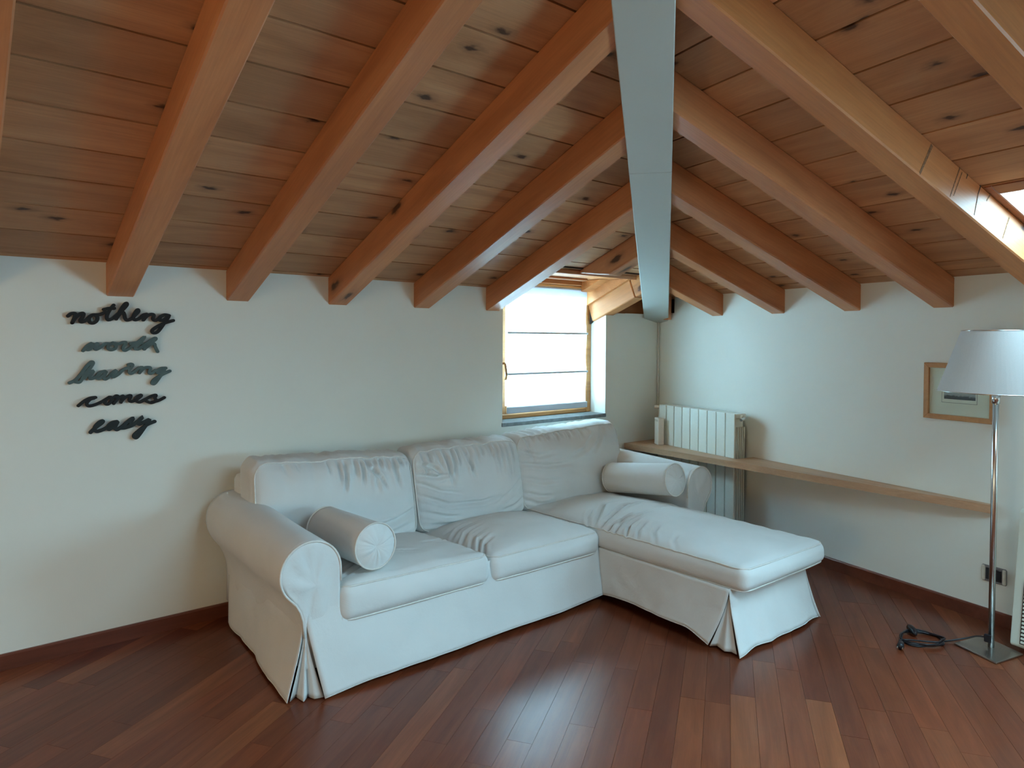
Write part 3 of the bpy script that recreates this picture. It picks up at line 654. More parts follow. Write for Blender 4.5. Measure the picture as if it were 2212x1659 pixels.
# cut-out for the radiator: built from strips around it
fa = shelf_poly()
def fo(u):
    (ua, oa), (ub, ob) = fa[1], fa[2]; return oa+(ob-oa)*(u-ua)/(ub-ua)
pls = [[(0.004, 0.002), (fa[1][0], fa[1][1]), (RU0, fo(RU0)), (RU0, 0.002)], [(RU0, RO), (RU0, fo(RU0)), (RU1+0.02, fo(RU1+0.02)), (RU1+0.02, RO)], [(RU1+0.02, 0.002), (RU1+0.02, fo(RU1+0.02)), fa[2], fa[3]]]
ZS = 0.5465
for p in pls: prism(bm, p, ZS-0.038, ZS, lambda a, b, d: ur(a, b, d))
bmesh.ops.remove_doubles(bm, verts=bm.verts, dist=0.0005)
Ms = basis(WR, -NR, Vector((0, 0, 1)), Vector((0, 0, 0)))
bm.transform(Ms.inverted())
obj('shelf_board', bm, 'oak', sh, Ms)
for u in (0.1, 1.3, 2.2):
    b2 = bmesh.new(); prism(b2, [(0.0, ZS-0.037), (min(0.08, fo(u)*0.7), ZS-0.037), (0.0, ZS-0.043)], u, u+0.02, lambda a, b, d: ur(d, a, b)); obj('bracket', b2, 'pipe', sh)

# ---- radiator: nine sections
rad = thing('radiator', 'pale cream nine-section radiator standing through the shelf by the corner', 'radiator', ur(0.54, 0.09, 0.07))
SW = (RU1-RU0)/9
def rad_section():
    b2 = bmesh.new(); hw = SW/2-0.0030
    def bx_(u0, u1, o0, o1, z0, z1, r):
        t = bmesh.new(); box(t, (u0, o0, z0), (u1, o1, z1)); bev(t, r, 2); me = bpy.data.meshes.new('t'); t.to_mesh(me); t.free(); b2.from_mesh(me); bpy.data.meshes.remove(me)
    bx_(-hw, hw, 0.134, 0.148, 0.085, 0.828, 0.004)               # front plate
    bx_(-hw, hw, 0.044, 0.140, 0.795, 0.826, 0.006)               # top head
    bx_(-hw, hw, 0.044, 0.140, 0.085, 0.120, 0.006)               # foot
    bx_(-0.012, 0.012, 0.046, 0.138, 0.1, 0.8, 0.003)             # water column
    for o0 in (0.052, 0.070, 0.088, 0.106, 0.122): bx_(-hw+0.004, hw-0.004, o0, o0+0.004, 0.115, 0.74, 0.001)   # fins
    me = mesh_of('radiator_section', b2); me.materials.append(M['radiator']); return me
sec = rad_section()
for i in range(9):
    c = ur(RU0+SW*(i+0.5), 0, 0)
    link_obj('radiator_section', sec, None, rad, basis(WR, NR, Vector((0, 0, 1)), c))
def ru_tube(name, pts, r, mat, par, n=12):
    b2 = bmesh.new(); tube(b2, [ur(*p) for p in pts], r, n); return obj(name, b2, mat, par, smooth=False)
ru_tube('valve_cap', [(RU0+0.002, 0.09, 0.80), (RU0-0.018, 0.09, 0.80)], 0.011, 'radiator', rad)
v = ru_tube('thermostat_valve', [(RU0-0.016, 0.09, 0.80), (RU0-0.06, 0.09, 0.80)], 0.007, 'radiator', rad)
ru_tube('valve_knob', [(RU0-0.055, 0.088, 0.80), (RU0-0.085, 0.115, 0.80)], 0.014, 'ceramic', v)
ru_tube('air_vent', [(RU1-0.002, 0.09, 0.802), (RU1+0.018, 0.09, 0.802)], 0.017, 'radiator', rad)
ru_tube('bleed_valve', [(RU1+0.016, 0.09, 0.799), (RU1+0.022, 0.118, 0.790)], 0.010, 'chrome', rad)
for u in (RU0+0.12, RU1-0.12):
    for z in (0.2, 0.7): ru_tube('wall_bracket', [(u, 0.05, z), (u, 0.0, z)], 0.006, 'radiator', rad, 6)
for u in (RU0+0.05, RU1-0.05): ru_tube('foot', [(u, 0.09, 0.09), (u, 0.09, 0.0)], 0.012, 'radiator', rad)
pi = obj('heating_pipe', tube(bmesh.new(), [Vector((-0.0165, -0.010, 0.797)), Vector((-0.0165, -0.010, 1.478))], 0.0065, 10), 'pipe', None, None, True)
setp(pi, 'thin white heating pipe rising in the room corner', 'pipe')
ru_tube('pipe_elbow', [(0.012, 0.016, 0.80), (0.06, 0.06, 0.80), (RU0-0.05, 0.09, 0.80)], 0.0065, 'pipe', rad)

# ---- ceramic humidifier standing on the shelf
hu = thing('humidifier', 'cream ceramic humidifier box on the shelf, leaning beside the radiator', 'humidifier', ur(0.238, 0.19, ZS))
ang = R(-20)
hx_ = (WR*math.cos(ang)-NR*math.sin(ang)); hy_ = Vector((0, 0, 1)).cross(hx_)
Mh = basis(hx_, hy_, Vector((0, 0, 1)), ur(0.238, 0.190, ZS+0.0005))
b2 = bmesh.new(); box(b2, (-0.040, -0.022, 0), (0.040, 0.022, 0.19)); bev(b2, 0.005, 2); hb = obj('humidifier_body', b2, 'ceramic', hu, Mh)
sgn = 1 if hy_.dot(NR) > 0 else -1
for i in range(4):
    for j in range(2):
        b2 = bmesh.new(); x = -0.026+i*0.0173; z = 0.176-j*0.008
        tube(b2, [(x, sgn*0.0215, z), (x, sgn*0.0226, z)], 0.0028, 8); obj('vent_hole', b2, 'hole', hb, Mh)

# ---- framed picture
U0, U1, Z0, Z1 = 2.012, 2.337, 0.914, 1.188
pic = thing('framed_picture', 'small framed black-and-white print partly behind the lamp shade', 'picture', ur((U0+U1)/2, 0.0, Z0))
def bar(name, u0, u1, z0, z1, o0, o1, mat, par, r=0.002):
    c = ur((u0+u1)/2, 0, (z0+z1)/2); b2 = bmesh.new(); box(b2, (-(u1-u0)/2, o0, -(z1-z0)/2), ((u1-u0)/2, o1, (z1-z0)/2)); bev(b2, r)
    return obj(name, b2, mat, par, basis(WR, NR, Vector((0, 0, 1)), c))
fwid = 0.024
def mitre(name, poly, o0, o1):
    b2 = bmesh.new(); prism(b2, poly, o0, o1, lambda a, b, d: ur(a, d, b)); bev(b2, 0.0015); obj(name, b2, 'frame_wood', pic)
mitre('frame_rail', [(U0, Z0), (U1, Z0), (U1-fwid, Z0+fwid), (U0+fwid, Z0+fwid)], 0.002, 0.022)
mitre('frame_rail', [(U0, Z1), (U1, Z1), (U1-fwid, Z1-fwid), (U0+fwid, Z1-fwid)], 0.002, 0.022)
mitre('frame_rail', [(U0, Z0), (U0, Z1), (U0+fwid, Z1-fwid), (U0+fwid, Z0+fwid)], 0.002, 0.022)
mitre('frame_rail', [(U1, Z0), (U1, Z1), (U1-fwid, Z1-fwid), (U1-fwid, Z0+fwid)], 0.002, 0.022)
bar('mat_board', U0+0.02, U1-0.02, Z0+0.02, Z1-0.02, 0.003, 0.010, 'paper', pic)
def print_mat():
    m, nt, b = new_mat('landscape_print'); L = nt.links
    tc = N(nt, 'ShaderNodeTexCoord'); sx = N(nt, 'ShaderNodeSeparateXYZ'); L.new(tc.outputs['Generated'], sx.inputs[0])
    mp = N(nt, 'ShaderNodeMapping'); mp.inputs['Scale'].default_value = (9, 1, 5); L.new(tc.outputs['Generated'], mp.inputs['Vector'])
    nz = N(nt, 'ShaderNodeTexNoise', Scale=1.6, Detail=4.0); L.new(mp.outputs[0], nz.inputs['Vector'])
    ad = N(nt, 'ShaderNodeMath', operation='MULTIPLY_ADD'); L.new(nz.outputs['Fac'], ad.inputs[0]); ad.inputs[1].default_value = 0.22; L.new(sx.outputs['Z'], ad.inputs[2])
    rp = ramp(nt, ad.outputs[0], [(0.0, (0.03, 0.03, 0.035)), (0.28, (0.06, 0.06, 0.065)), (0.36, (0.36, 0.37, 0.37)), (0.5, (0.42, 0.43, 0.43)), (0.54, (0.05, 0.05, 0.055)), (0.72, (0.07, 0.07, 0.075)), (0.78, (0.22, 0.24, 0.26)), (1.0, (0.30, 0.33, 0.36))])
    L.new(rp.outputs['Color'], b.inputs['Base Color']); b.inputs['Roughness'].default_value = 0.7; return m
M['print'] = print_mat()
bar('print_border', 2.094, 2.256, 0.997, 1.11, 0.0095, 0.0106, 'hole', pic, 0.0002)
bar('print_margin', 2.0955, 2.2545, 0.9985, 1.1085, 0.010, 0.0109, 'paper', pic, 0.0002)
bar('print', 2.106, 2.249, 1.015, 1.094, 0.0105, 0.0114, 'print', pic, 0.0002)
bar('picture_glass', U0+0.02, U1-0.02, Z0+0.02, Z1-0.02, 0.013, 0.0145, 'glass', pic, 0.0002)

# ---- wall socket
so = thing('wall_socket', 'grey and black wall socket above the skirting behind the lamp pole', 'socket', ur(2.34, 0.0, 0.19))
bar('socket_plate', 2.287, 2.393, 0.187, 0.263, 0.0, 0.010, 'grey_plastic', so, 0.006)
bar('socket_insert', 2.306, 2.374, 0.198, 0.252, 0.007, 0.0125, 'black', so, 0.003)
for u in (2.308, 2.331, 2.354): bar('outlet', u, u+0.019, 0.203, 0.247, 0.010, 0.0145, 'black', so, 0.003)
bar('side_cap', 2.289, 2.304, 0.190, 0.260, 0.006, 0.014, 'beige_plastic', so, 0.005); bar('side_cap', 2.376, 2.391, 0.190, 0.260, 0.006, 0.014, 'beige_plastic', so, 0.005)

# ---- fan heater at the right edge
he = thing('convector_heater', 'cream floor-standing convector heater with slatted grille at the right edge', 'heater', ur(2.9, 0.12, 0))
b2 = bmesh.new(); prism(b2, [(0.004, 0.02), (0.226, 0.02), (0.235, 0.03), (0.178, 0.575), (0.165, 0.588), (0.004, 0.588)], 2.518, 3.22, lambda a, b, d: ur(d, a, b)); bev(b2, 0.005, 2)
obj('heater_casing', b2, 'heater', he)
def fr(z): return 0.235-(z-0.03)*(0.235-0.178)/0.545
b2 = bmesh.new(); prism(b2, [(fr(0.04)+0.001, 0.04), (fr(0.04)+0.004, 0.04), (fr(0.31)+0.004, 0.31), (fr(0.31)+0.001, 0.31)], 2.556, 3.18, lambda a, b, d: ur(d, a, b)); obj('grille_recess', b2, 'hole', he)
for k in range(17):
    z = 0.045+k*0.0155
    b2 = bmesh.new(); prism(b2, [(fr(z)+0.003, z), (fr(z)+0.012, z+0.002), (fr(z)+0.010, z+0.010), (fr(z)+0.003, z+0.009)], 2.562, 3.176, lambda a, b, d: ur(d, a, b)); obj('grille_slat', b2, 'heater', he)
b2 = bmesh.new(); prism(b2, [(fr(0.33)+0.0005, 0.33), (fr(0.33)+0.006, 0.33), (fr(0.55)+0.006, 0.55), (fr(0.55)+0.0005, 0.55)], 2.560, 3.18, lambda a, b, d: ur(d, a, b)); obj('front_panel', b2, 'heater', he)
for u in (2.6, 3.14):
    b2 = bmesh.new(); prism(b2, [(0.05, 0), (0.21, 0), (0.20, 0.024), (0.06, 0.024)], u-0.03, u+0.03, lambda a, b, d: ur(d, a, b)); obj('foot', b2, 'heater', he)

# ---- floor lamp with its coiled cord
LP = Vector((-0.775, -2.372, 0))
lamp = thing('floor_lamp', 'slim steel floor lamp with white conical shade on a square base', 'lamp', LP)
cpl = [(-0.854, -2.26), (-0.669, -2.31), (-0.748, -2.478), (-0.925, -2.433)]
b2 = bmesh.new(); prism(b2, cpl, 0.0015, 0.0085, lambda a, b, d: (a, b, d)); bev(b2, 0.001); obj('lamp_base', b2, 'steel', lamp)
b2 = bmesh.new(); tube(b2, [LP+Vector((0, 0, 0.008)), LP+Vector((0, 0, 1.27))], 0.0118, 20); po = obj('pole', b2, 'chrome', lamp, smooth=True)
obj('pole_collar', tube(bmesh.new(), [LP+Vector((0, 0, 1.035)), LP+Vector((0, 0, 1.075))], 0.0155, 20), 'chrome', lamp, smooth=True)
for z, n_ in ((1.075, 'bulb_holder'),): obj(n_, tube(bmesh.new(), [LP+Vector((0, 0, z)), LP+Vector((0, 0, z+0.06))], 0.02, 16), 'ceramic', lamp, smooth=True)
b2 = bmesh.new(); lathe(b2, [(0.001, 0.075), (0.02, 0.07), (0.03, 0.045), (0.028, 0.02), (0.014, 0.0)], LP+Vector((0, 0, 1.133)), 20); obj('bulb', b2, 'ceramic', lamp, smooth=True)
b2 = bmesh.new(); z0, z1 = 1.083, 1.338
lathe(b2, [(0.211, z0), (0.127, z1), (0.1255, z1), (0.2095, z0), (0.211, z0)], LP, 72); shd = obj('lamp_shade', b2, 'shade', lamp, smooth=False)
for z, r in ((z0, 0.2105), (z1, 0.1265)):
    obj('shade_ring', tube(bmesh.new(), [LP+Vector((r*math.cos(a*math.pi/36), r*math.sin(a*math.pi/36), z)) for a in range(72)], 0.002, 6, True), 'chrome', shd, smooth=True)
for k in range(3):
    a = R(120*k+20); obj('shade_spoke', tube(bmesh.new(), [LP+Vector((0.012*math.cos(a), 0.012*math.sin(a), 1.27)), LP+Vector((0.127*math.cos(a), 0.127*math.sin(a), z1-0.002))], 0.0018, 6), 'chrome', shd)
obj('cord_clip', bbox((LP.x-0.018, LP.y-0.004, 0.028), (LP.x-0.006, LP.y+0.022, 0.062), 0.003), 'black', lamp)
# cord
Lc = Vector((-0.917, -2.157, 0))
ux = Vector((0.0985, -0.138, 0)).normalized(); uy = Vector((-0.18, -0.075, 0)).normalized()
pts = [LP+Vector((-0.008, 0.02, 0.046)), LP+Vector((-0.012, 0.05, 0.040)), Vector((-0.80, -2.285, 0.022)), Vector((-0.845, -2.238, 0.008))]
for k in range(0, 3*14+3):
    a = k*2*math.pi/14; rr_ = 1.0+0.08*math.sin(k*1.7)
    pts.append(Lc+ux*0.083*rr_*math.cos(a)+uy*0.078*rr_*math.sin(a)+Vector((0, 0, 0.006+0.0045*(k//14)+0.003*math.sin(k*0.9))))
pts += [Vector((-1.0, -2.11, 0.012)), Vector((-1.045, -2.122, 0.012))]
cord = obj('cord', tube(bmesh.new(), catmull(pts, 4), 0.0036, 8), 'black', lamp, smooth=True)
b2 = bmesh.new(); tube(b2, catmull([(-0.842, -2.075, 0.014), (-0.858, -2.088, 0.018), (-0.885, -2.11, 0.02), (-0.91, -2.13, 0.016)], 4), 0.014, 12, rr=[0.006+0.010*math.sin(math.pi*k/12) for k in range(13)]); obj('foot_switch', b2, 'black', cord, smooth=True)
b2 = bmesh.new(); tube(b2, [(-1.03, -2.118, 0.013), (-1.05, -2.124, 0.014), (-1.08, -2.133, 0.014), (-1.088, -2.136, 0.014)], 0.014, 12, rr=[0.006, 0.012, 0.014, 0.011]); plg = obj('plug', b2, 'black', cord, smooth=True)
for s in (-1, 1):
    q = Vector((-1.086, -2.135, 0.014))+Vector((0.29, -0.95, 0))*0.009*s
    obj('plug_pin', tube(bmesh.new(), [q, q+Vector((-0.018, -0.0055, 0))], 0.0024, 8), 'chrome', plg)

# ================================================================== THE SOFA
sofa = thing('sofa', 'cream slip-covered corner sofa with chaise, rolled arms and skirt', 'sofa', (-2.1, -0.6, 0))
def nz3(x, y, z): return noise.noise(Vector((x, y, z)))
def ridge(v): return (1-abs(v)*2)
def rbox(n, h, r):
    """surface grid of a rounded box as bmesh in local coordinates; n divisions per axis"""
    b2 = bmesh.new(); idx = {}
    def vert(i, j, k):
        key = (i, j, k)
        if key not in idx:
            q = Vector([(-1+2*t/n[a])*h[a] for a, t in enumerate((i, j, k))])
            inn = Vector([max(-(h[a]-r), min(h[a]-r, q[a])) for a in range(3)]); d = q-inn
            if d.length > 1e-9: q = inn+d.normalized()*r*min(1.0, max(abs(d[a]) for a in range(3))/r if r else 1)
            idx[key] = b2.verts.new(q)
        return idx[key]
    nx, ny, nz_ = n
    for k in (0, nz_):
        for i in range(nx):
            for j in range(ny): b2.faces.new((vert(i, j, k), vert(i+1, j, k), vert(i+1, j+1, k), vert(i, j+1, k)))
    for j in (0, ny):
        for i in range(nx):
            for k in range(nz_): b2.faces.new((vert(i, j, k), vert(i+1, j, k), vert(i+1, j, k+1), vert(i, j, k+1)))
    for i in (0, nx):
        for j in range(ny):
            for k in range(nz_): b2.faces.new((vert(i, j, k), vert(i, j+1, k), vert(i, j+1, k+1), vert(i, j, k+1)))
    return b2
def rrect(hx, hy, r, n=10, m=5):
    P = []
    for (sx, sy, a0) in ((1, -1, -90), (1, 1, 0), (-1, 1, 90), (-1, -1, 180)):
        for k in range(m+1):
            a = R(a0+90*k/m); P.append((sx*(hx-r)+r*math.cos(a), sy*(hy-r)+r*math.sin(a)))
    out = []
    for i, p in enumerate(P):
        q = P[(i+1) % len(P)]; L_ = math.hypot(q[0]-p[0], q[1]-p[1]); st = max(1, int(L_/0.02))
        for s in range(st): out.append((p[0]+(q[0]-p[0])*s/st, p[1]+(q[1]-p[1])*s/st))
    return out
def creases(strokes, gain=1.5):
    strokes = [(p_, d_*gain, w_) for p_, d_, w_ in strokes]
    segs = []
    for pts, dep, wid in strokes:
        for (a, b) in zip(pts, pts[1:]): segs.append((a[0], a[1], b[0], b[1], dep, wid))
    # group by stroke so that a stroke counts once
    groups = []
    for pts, dep, wid in strokes: groups.append(([(a[0], a[1], b[0]-a[0], b[1]-a[1]) for a, b in zip(pts, pts[1:])], dep, wid))
    def f(x, y):
        tot = 0.0
        for gs, dep, wid in groups:
            best = 1e9; tt = 0; n = len(gs)
            for i, (ax, ay, dx, dy) in enumerate(gs):
                L2 = dx*dx+dy*dy; t = max(0, min(1, ((x-ax)*dx+(y-ay)*dy)/L2)) if L2 else 0
                d = math.hypot(x-ax-dx*t, y-ay-dy*t)
                if d < best: best = d; tt = (i+t)/n
            if best < wid*3.5:
                q = best/wid; fade = min(1, 3.0*(1-tt))*min(1, 0.35+4*tt)
                tot += dep*fade*(-math.exp(-q*q)+0.55*math.exp(-(q-1.7)**2*1.6))
        return tot
    return f
def gathers(x0, x1, ztop, n, seed, lo=0.04, hi=0.16, dep=0.010):
    rg = random.Random(seed); out = []
    for i in range(n):
        x = x0+(x1-x0)*(i+0.3+0.4*rg.random())/n; l = lo+(hi-lo)*rg.random()**1.5; sl = rg.uniform(-0.25, 0.25)
        out.append(([(x, ztop), (x+sl*l*0.5, ztop-l*0.5), (x+sl*l+rg.uniform(-0.01, 0.01), ztop-l)], dep*rg.uniform(0.6, 1.2), rg.uniform(0.006, 0.011)))
    return out
def seat_cushion(name, x0, x1, y0, y1, zb_, zt_, crown, tilt, seed, n, warp2=None, cre=None):
    cf = creases(cre) if cre else None
    h = ((x1-x0)/2, (y1-y0)/2, (zt_-zb_)/2); c = Vector(((x0+x1)/2, (y0+y1)/2, (zt_+zb_)/2)); r = 0.040
    def warp(p):
        u, v, t = p.x/h[0], p.y/h[1], (p.z/h[2]+1)/2
        cu, cv = max(-1, min(1, u)), max(-1, min(1, v))
        tz = max(0, min(1, t))
        z = p.z+tz*crown*(1-abs(cu)**2.4)*(1-abs(cv)**2.6)
        z -= tilt*(v+1)/2*(0.4+0.6*tz)
        wm = tz*tz
        X, Y = c.x+p.x, c.y+p.y
        edge = max(abs(cu), abs(cv))
        wr_n = ridge(nz3(X*5+seed, Y*14, 1.3))*0.0055*(0.35+0.65*edge**4)+nz3(X*9+seed, Y*9, 7.7)*0.007
        z += wm*wr_n*(1-edge**14)
        if cf and tz > 0.9: z += cf(X, Y)*wm
        y = p.y-0.020*(1-cu*cu)*(1-(2*tz-1)**2)*(1 if v < -0.8 else 0)*max(0, -v)
        x = p.x+0.012*(1-cv**2)*(1-(2*tz-1)**2)*(1 if u > 0.85 else -1 if u < -0.85 else 0)
        y += 0.004*nz3(X*6, p.z*10, seed)*(abs(v) > 0.9)
        q = Vector((c.x+x, c.y+y, c.z+z))
        return warp2(q, tz) if warp2 else q
    b2 = rbox(n, h, r)
    for v_ in b2.verts: v_.co = warp(v_.co)
    o = obj(name, b2, 'fabric', sofa, smooth=True)
    for s in (1, -1):
        lp = [warp(Vector((a, b, s*(h[2]-0.0095)))) for a, b in rrect(h[0]-0.0095, h[1]-0.0095, 0.045)]
        obj('piping', tube(bmesh.new(), lp, 0.0036, 6, True), 'piping', o, smooth=True)
    return o
seat_cushion('seat_cushion', -3.044, -2.348, -0.972, -0.33, 0.238, 0.366, 0.034, 0.03, 1.0, (84, 78, 12), lambda q, t: q+Vector((0, 0, 0.016*t*(1-(q.x+3.03)/0.69))), [([(-3.0, -0.88), (-2.9, -0.84), (-2.82, -0.83)], 0.007, 0.009), ([(-3.0, -0.83), (-2.88, -0.78), (-2.78, -0.77)], 0.006, 0.009), ([(-2.86, -0.72), (-2.72, -0.74), (-2.60, -0.79)], 0.006, 0.010), ([(-2.86, -0.66), (-2.74, -0.66), (-2.62, -0.70)], 0.005, 0.010), ([(-2.36, -0.62), (-2.45, -0.68), (-2.55, -0.70)], 0.005, 0.012)])
seat_cushion('seat_cushion', -2.344, -1.662, -0.972, -0.33, 0.232, 0.350, 0.058, 0.02, 9.0, (84, 78, 12), None, [([(-2.335, -0.90), (-2.28, -0.83), (-2.20, -0.80)], 0.008, 0.008), ([(-2.335, -0.86), (-2.27, -0.78), (-2.18, -0.75)], 0.009, 0.008), ([(-2.335, -0.80), (-2.26, -0.72), (-2.16, -0.69)], 0.008, 0.009), ([(-2.335, -0.73), (-2.25, -0.65), (-2.12, -0.62)], 0.008, 0.010), ([(-2.335, -0.64), (-2.25, -0.58), (-2.10, -0.56)], 0.007, 0.010), ([(-2.30, -0.55), (-2.15, -0.52), (-1.95, -0.54)], 0.006, 0.011), ([(-1.67, -0.80), (-1.72, -0.76), (-1.80, -0.75)], 0.005, 0.010)])
def chw(q, t):
    dy = (q.y+1.76)/1.4
    return q+Vector((-0.03*(1-dy)*0, 0, -0.02*t*max(0, (q.x+1.66)/0.69)*(1-dy)*0.6))
def chaise():
    o = seat_cushion('chaise_cushion', -1.660, -0.968, -1.762, -0.33, 0.252, 0.362, 0.052, 0.012, 21.0, (84, 160, 12), chw, [([(-1.655, -0.955), (-1.55, -0.93), (-1.36, -0.86), (-1.12, -0.83)], 0.013, 0.010), ([(-1.655, -1.00), (-1.56, -1.01), (-1.40, -0.98)], 0.011, 0.009), ([(-1.655, -1.05), (-1.58, -1.03), (-1.46, -1.04), (-1.30, -1.00)], 0.010, 0.009), ([(-1.655, -1.13), (-1.58, -1.08), (-1.48, -1.07)], 0.010, 0.008), ([(-1.655, -1.20), (-1.58, -1.14), (-1.48, -1.12)], 0.008, 0.009), ([(-1.655, -1.30), (-1.58, -1.23), (-1.50, -1.20)], 0.006, 0.009), ([(-1.655, -0.92), (-1.56, -0.86), (-1.42, -0.76), (-1.25, -0.72)], 0.010, 0.010), ([(-1.655, -0.87), (-1.58, -0.80), (-1.48, -0.74)], 0.008, 0.010), ([(-1.655, -1.42), (-1.6, -1.36), (-1.52, -1.33)], 0.004, 0.010), ([(-1.25, -0.98), (-1.12, -1.0), (-0.98, -0.98)], 0.006, 0.011)]); return o
ch = chaise()
def back_cushion(x0, x1, zb_, zt_, seed, dzl, dzr, lean, cre, n=(100, 14, 60)):
    cf = creases(cre)
    h = ((x1-x0)/2, 0.098, (zt_-zb_)/2); c = Vector(((x0+x1)/2, -0.30, (zt_+zb_)/2)); r = 0.05
    def warp(p):
        u, v, t = p.x/h[0], p.y/h[1], (p.z/h[2]+1)/2
        cu = max(-1, min(1, u)); ct = max(0, min(1, t)); ct2 = 2*ct-1
        X, Z = c.x+p.x, c.z+p.z
        z = p.z+ct*(dzl*(1-u)/2+dzr*(1+u)/2)
        z += 0.010*nz3(X*4, seed, 0.5)*ct**3
        front = max(0.0, -v)
        bulge = 0.045*(1-cu**4)*(1-ct2**4)
        y = p.y-bulge*front
        gath = max(0, (ct-0.45)/0.55)
        w1 = ridge(nz3(X*13+seed, Z*2.0, 2.0))*0.009*gath**1.5
        w2 = ridge(nz3(X*3.0+seed*2, Z*12+X*2.5, 5.0))*0.005
        w3 = nz3(X*7, Z*7, seed)*0.010
        y += (w1+w2+w3)*front*(1-0.6*abs(cu)**8)
        if front > 0.9: y -= cf(X, Z)*1.15
        topm = max(0, (ct-0.86)/0.14)
        z += ridge(nz3(X*17+seed, p.y*5, 9.0))*0.010*topm
        x = p.x+0.010*math.copysign(1, u)*(1-ct2**2)*(abs(u) > 0.9)
        # lean back about the bottom edge
        a = lean; zz = z+h[2]
        return Vector((c.x+x, c.y+y+zz*math.sin(a)*1.0-0.03, c.z-h[2]+zz*math.cos(a)))
    b2 = rbox(n, h, r)
    for v_ in b2.verts: v_.co = warp(v_.co)
    o = obj('back_cushion', b2, 'fabric', sofa, smooth=True)
    lp = [warp(Vector((a, -h[1]+0.012, b))) for a, b in rrect(h[0]-0.012, h[2]-0.012, 0.055)]
    obj('piping', tube(bmesh.new(), lp, 0.0036, 6, True), 'piping', o, smooth=True)
    return o
back_cushion(-3.150, -2.372, 0.318, 0.735, 3.0, 0.035, -0.012, 0.20, gathers(-2.78, -2.40, 0.715, 11, 3, 0.03, 0.17, 0.011)+gathers(-3.05, -2.78, 0.72, 4, 5, 0.02, 0.06, 0.006)+[([(-2.38, 0.47), (-2.50, 0.43), (-2.70, 0.41), (-2.92, 0.41)], 0.010, 0.012), ([(-2.40, 0.40), (-2.55, 0.37), (-2.7, 0.36)], 0.005, 0.012), ([(-2.62, 0.69), (-2.57, 0.64), (-2.54, 0.57)], 0.012, 0.010)])
back_cushion(-2.366, -1.672, 0.322, 0.742, 13.0, 0.0, 0.0, 0.20, gathers(-2.33, -1.72, 0.722, 15, 13, 0.03, 0.22, 0.013)+[([(-2.35, 0.62), (-2.25, 0.60), (-2.18, 0.61)], 0.012, 0.010), ([(-2.35, 0.58), (-2.24, 0.53), (-2.10, 0.50)], 0.011, 0.010), ([(-2.35, 0.52), (-2.2, 0.46), (-2.0, 0.445), (-1.85, 0.46)], 0.009, 0.010), ([(-2.35, 0.44), (-2.22, 0.40), (-2.08, 0.385)], 0.007, 0.011), ([(-1.70, 0.52), (-1.80, 0.47), (-1.92, 0.41)], 0.007, 0.012), ([(-2.33, 0.67), (-2.26, 0.65), (-2.22, 0.60)], 0.013, 0.010), ([(-2.34, 0.37), (-2.2, 0.36), (-2.05, 0.365)], 0.005, 0.010), ([(-1.69, 0.42), (-1.78, 0.39), (-1.88, 0.375)], 0.006, 0.010)])
back_cushion(-1.690, -0.845, 0.326, 0.750, 27.0, 0.0, 0.03, 0.20, gathers(-1.66, -1.10, 0.735, 10, 23, 0.03, 0.15, 0.009)+gathers(-1.02, -0.88, 0.765, 5, 29, 0.04, 0.10, 0.010)+[([(-1.67, 0.60), (-1.50, 0.57), (-1.30, 0.565)], 0.010, 0.011), ([(-1.67, 0.67), (-1.55, 0.63), (-1.42, 0.64)], 0.009, 0.011), ([(-1.67, 0.52), (-1.55, 0.49), (-1.40, 0.48)], 0.007, 0.011), ([(-1.67, 0.44), (-1.58, 0.41), (-1.47, 0.40)], 0.008, 0.010), ([(-1.67, 0.40), (-1.6, 0.37), (-1.5, 0.36)], 0.008, 0.010), ([(-1.0, 0.72), (-1.06, 0.66), (-1.14, 0.60)], 0.008, 0.013), ([(-1.10, 0.70), (-1.2, 0.63), (-1.32, 0.60)], 0.007, 0.013)])
# back frame
b2 = rbox((50, 8, 20), (1.165, 0.062, 0.315), 0.04)
for v_ in b2.verts: v_.co = v_.co+Vector((-1.985, -0.125, 0.37))+Vector((0, 0.006*nz3(v_.co.x*3, 0, v_.co.z*4), 0.006*nz3(v_.co.x*4, 1, 0)))
obj('back_frame', b2, 'fabric', sofa, smooth=True)
# base under the cushions
bm = bmesh.new(); box(bm, (-3.15, -0.93, 0.05), (-1.64, -0.10, 0.236)); box(bm, (-1.64, -1.66, 0.06), (-1.08, -0.10, 0.25)); box(bm, (-1.08, -0.93, 0.06), (-0.80, -0.10, 0.25)); obj('base', bm, 'dark', sofa)
for x, y in ((-3.1, -0.15), (-3.1, -0.85), (-1.6, -1.6), (-1.12, -1.6), (-0.86, -0.15), (-0.86, -0.85)):
    obj('leg', tube(bmesh.new(), [(x, y, 0.0), (x, y, 0.07)], 0.025, 12), 'dark', sofa)
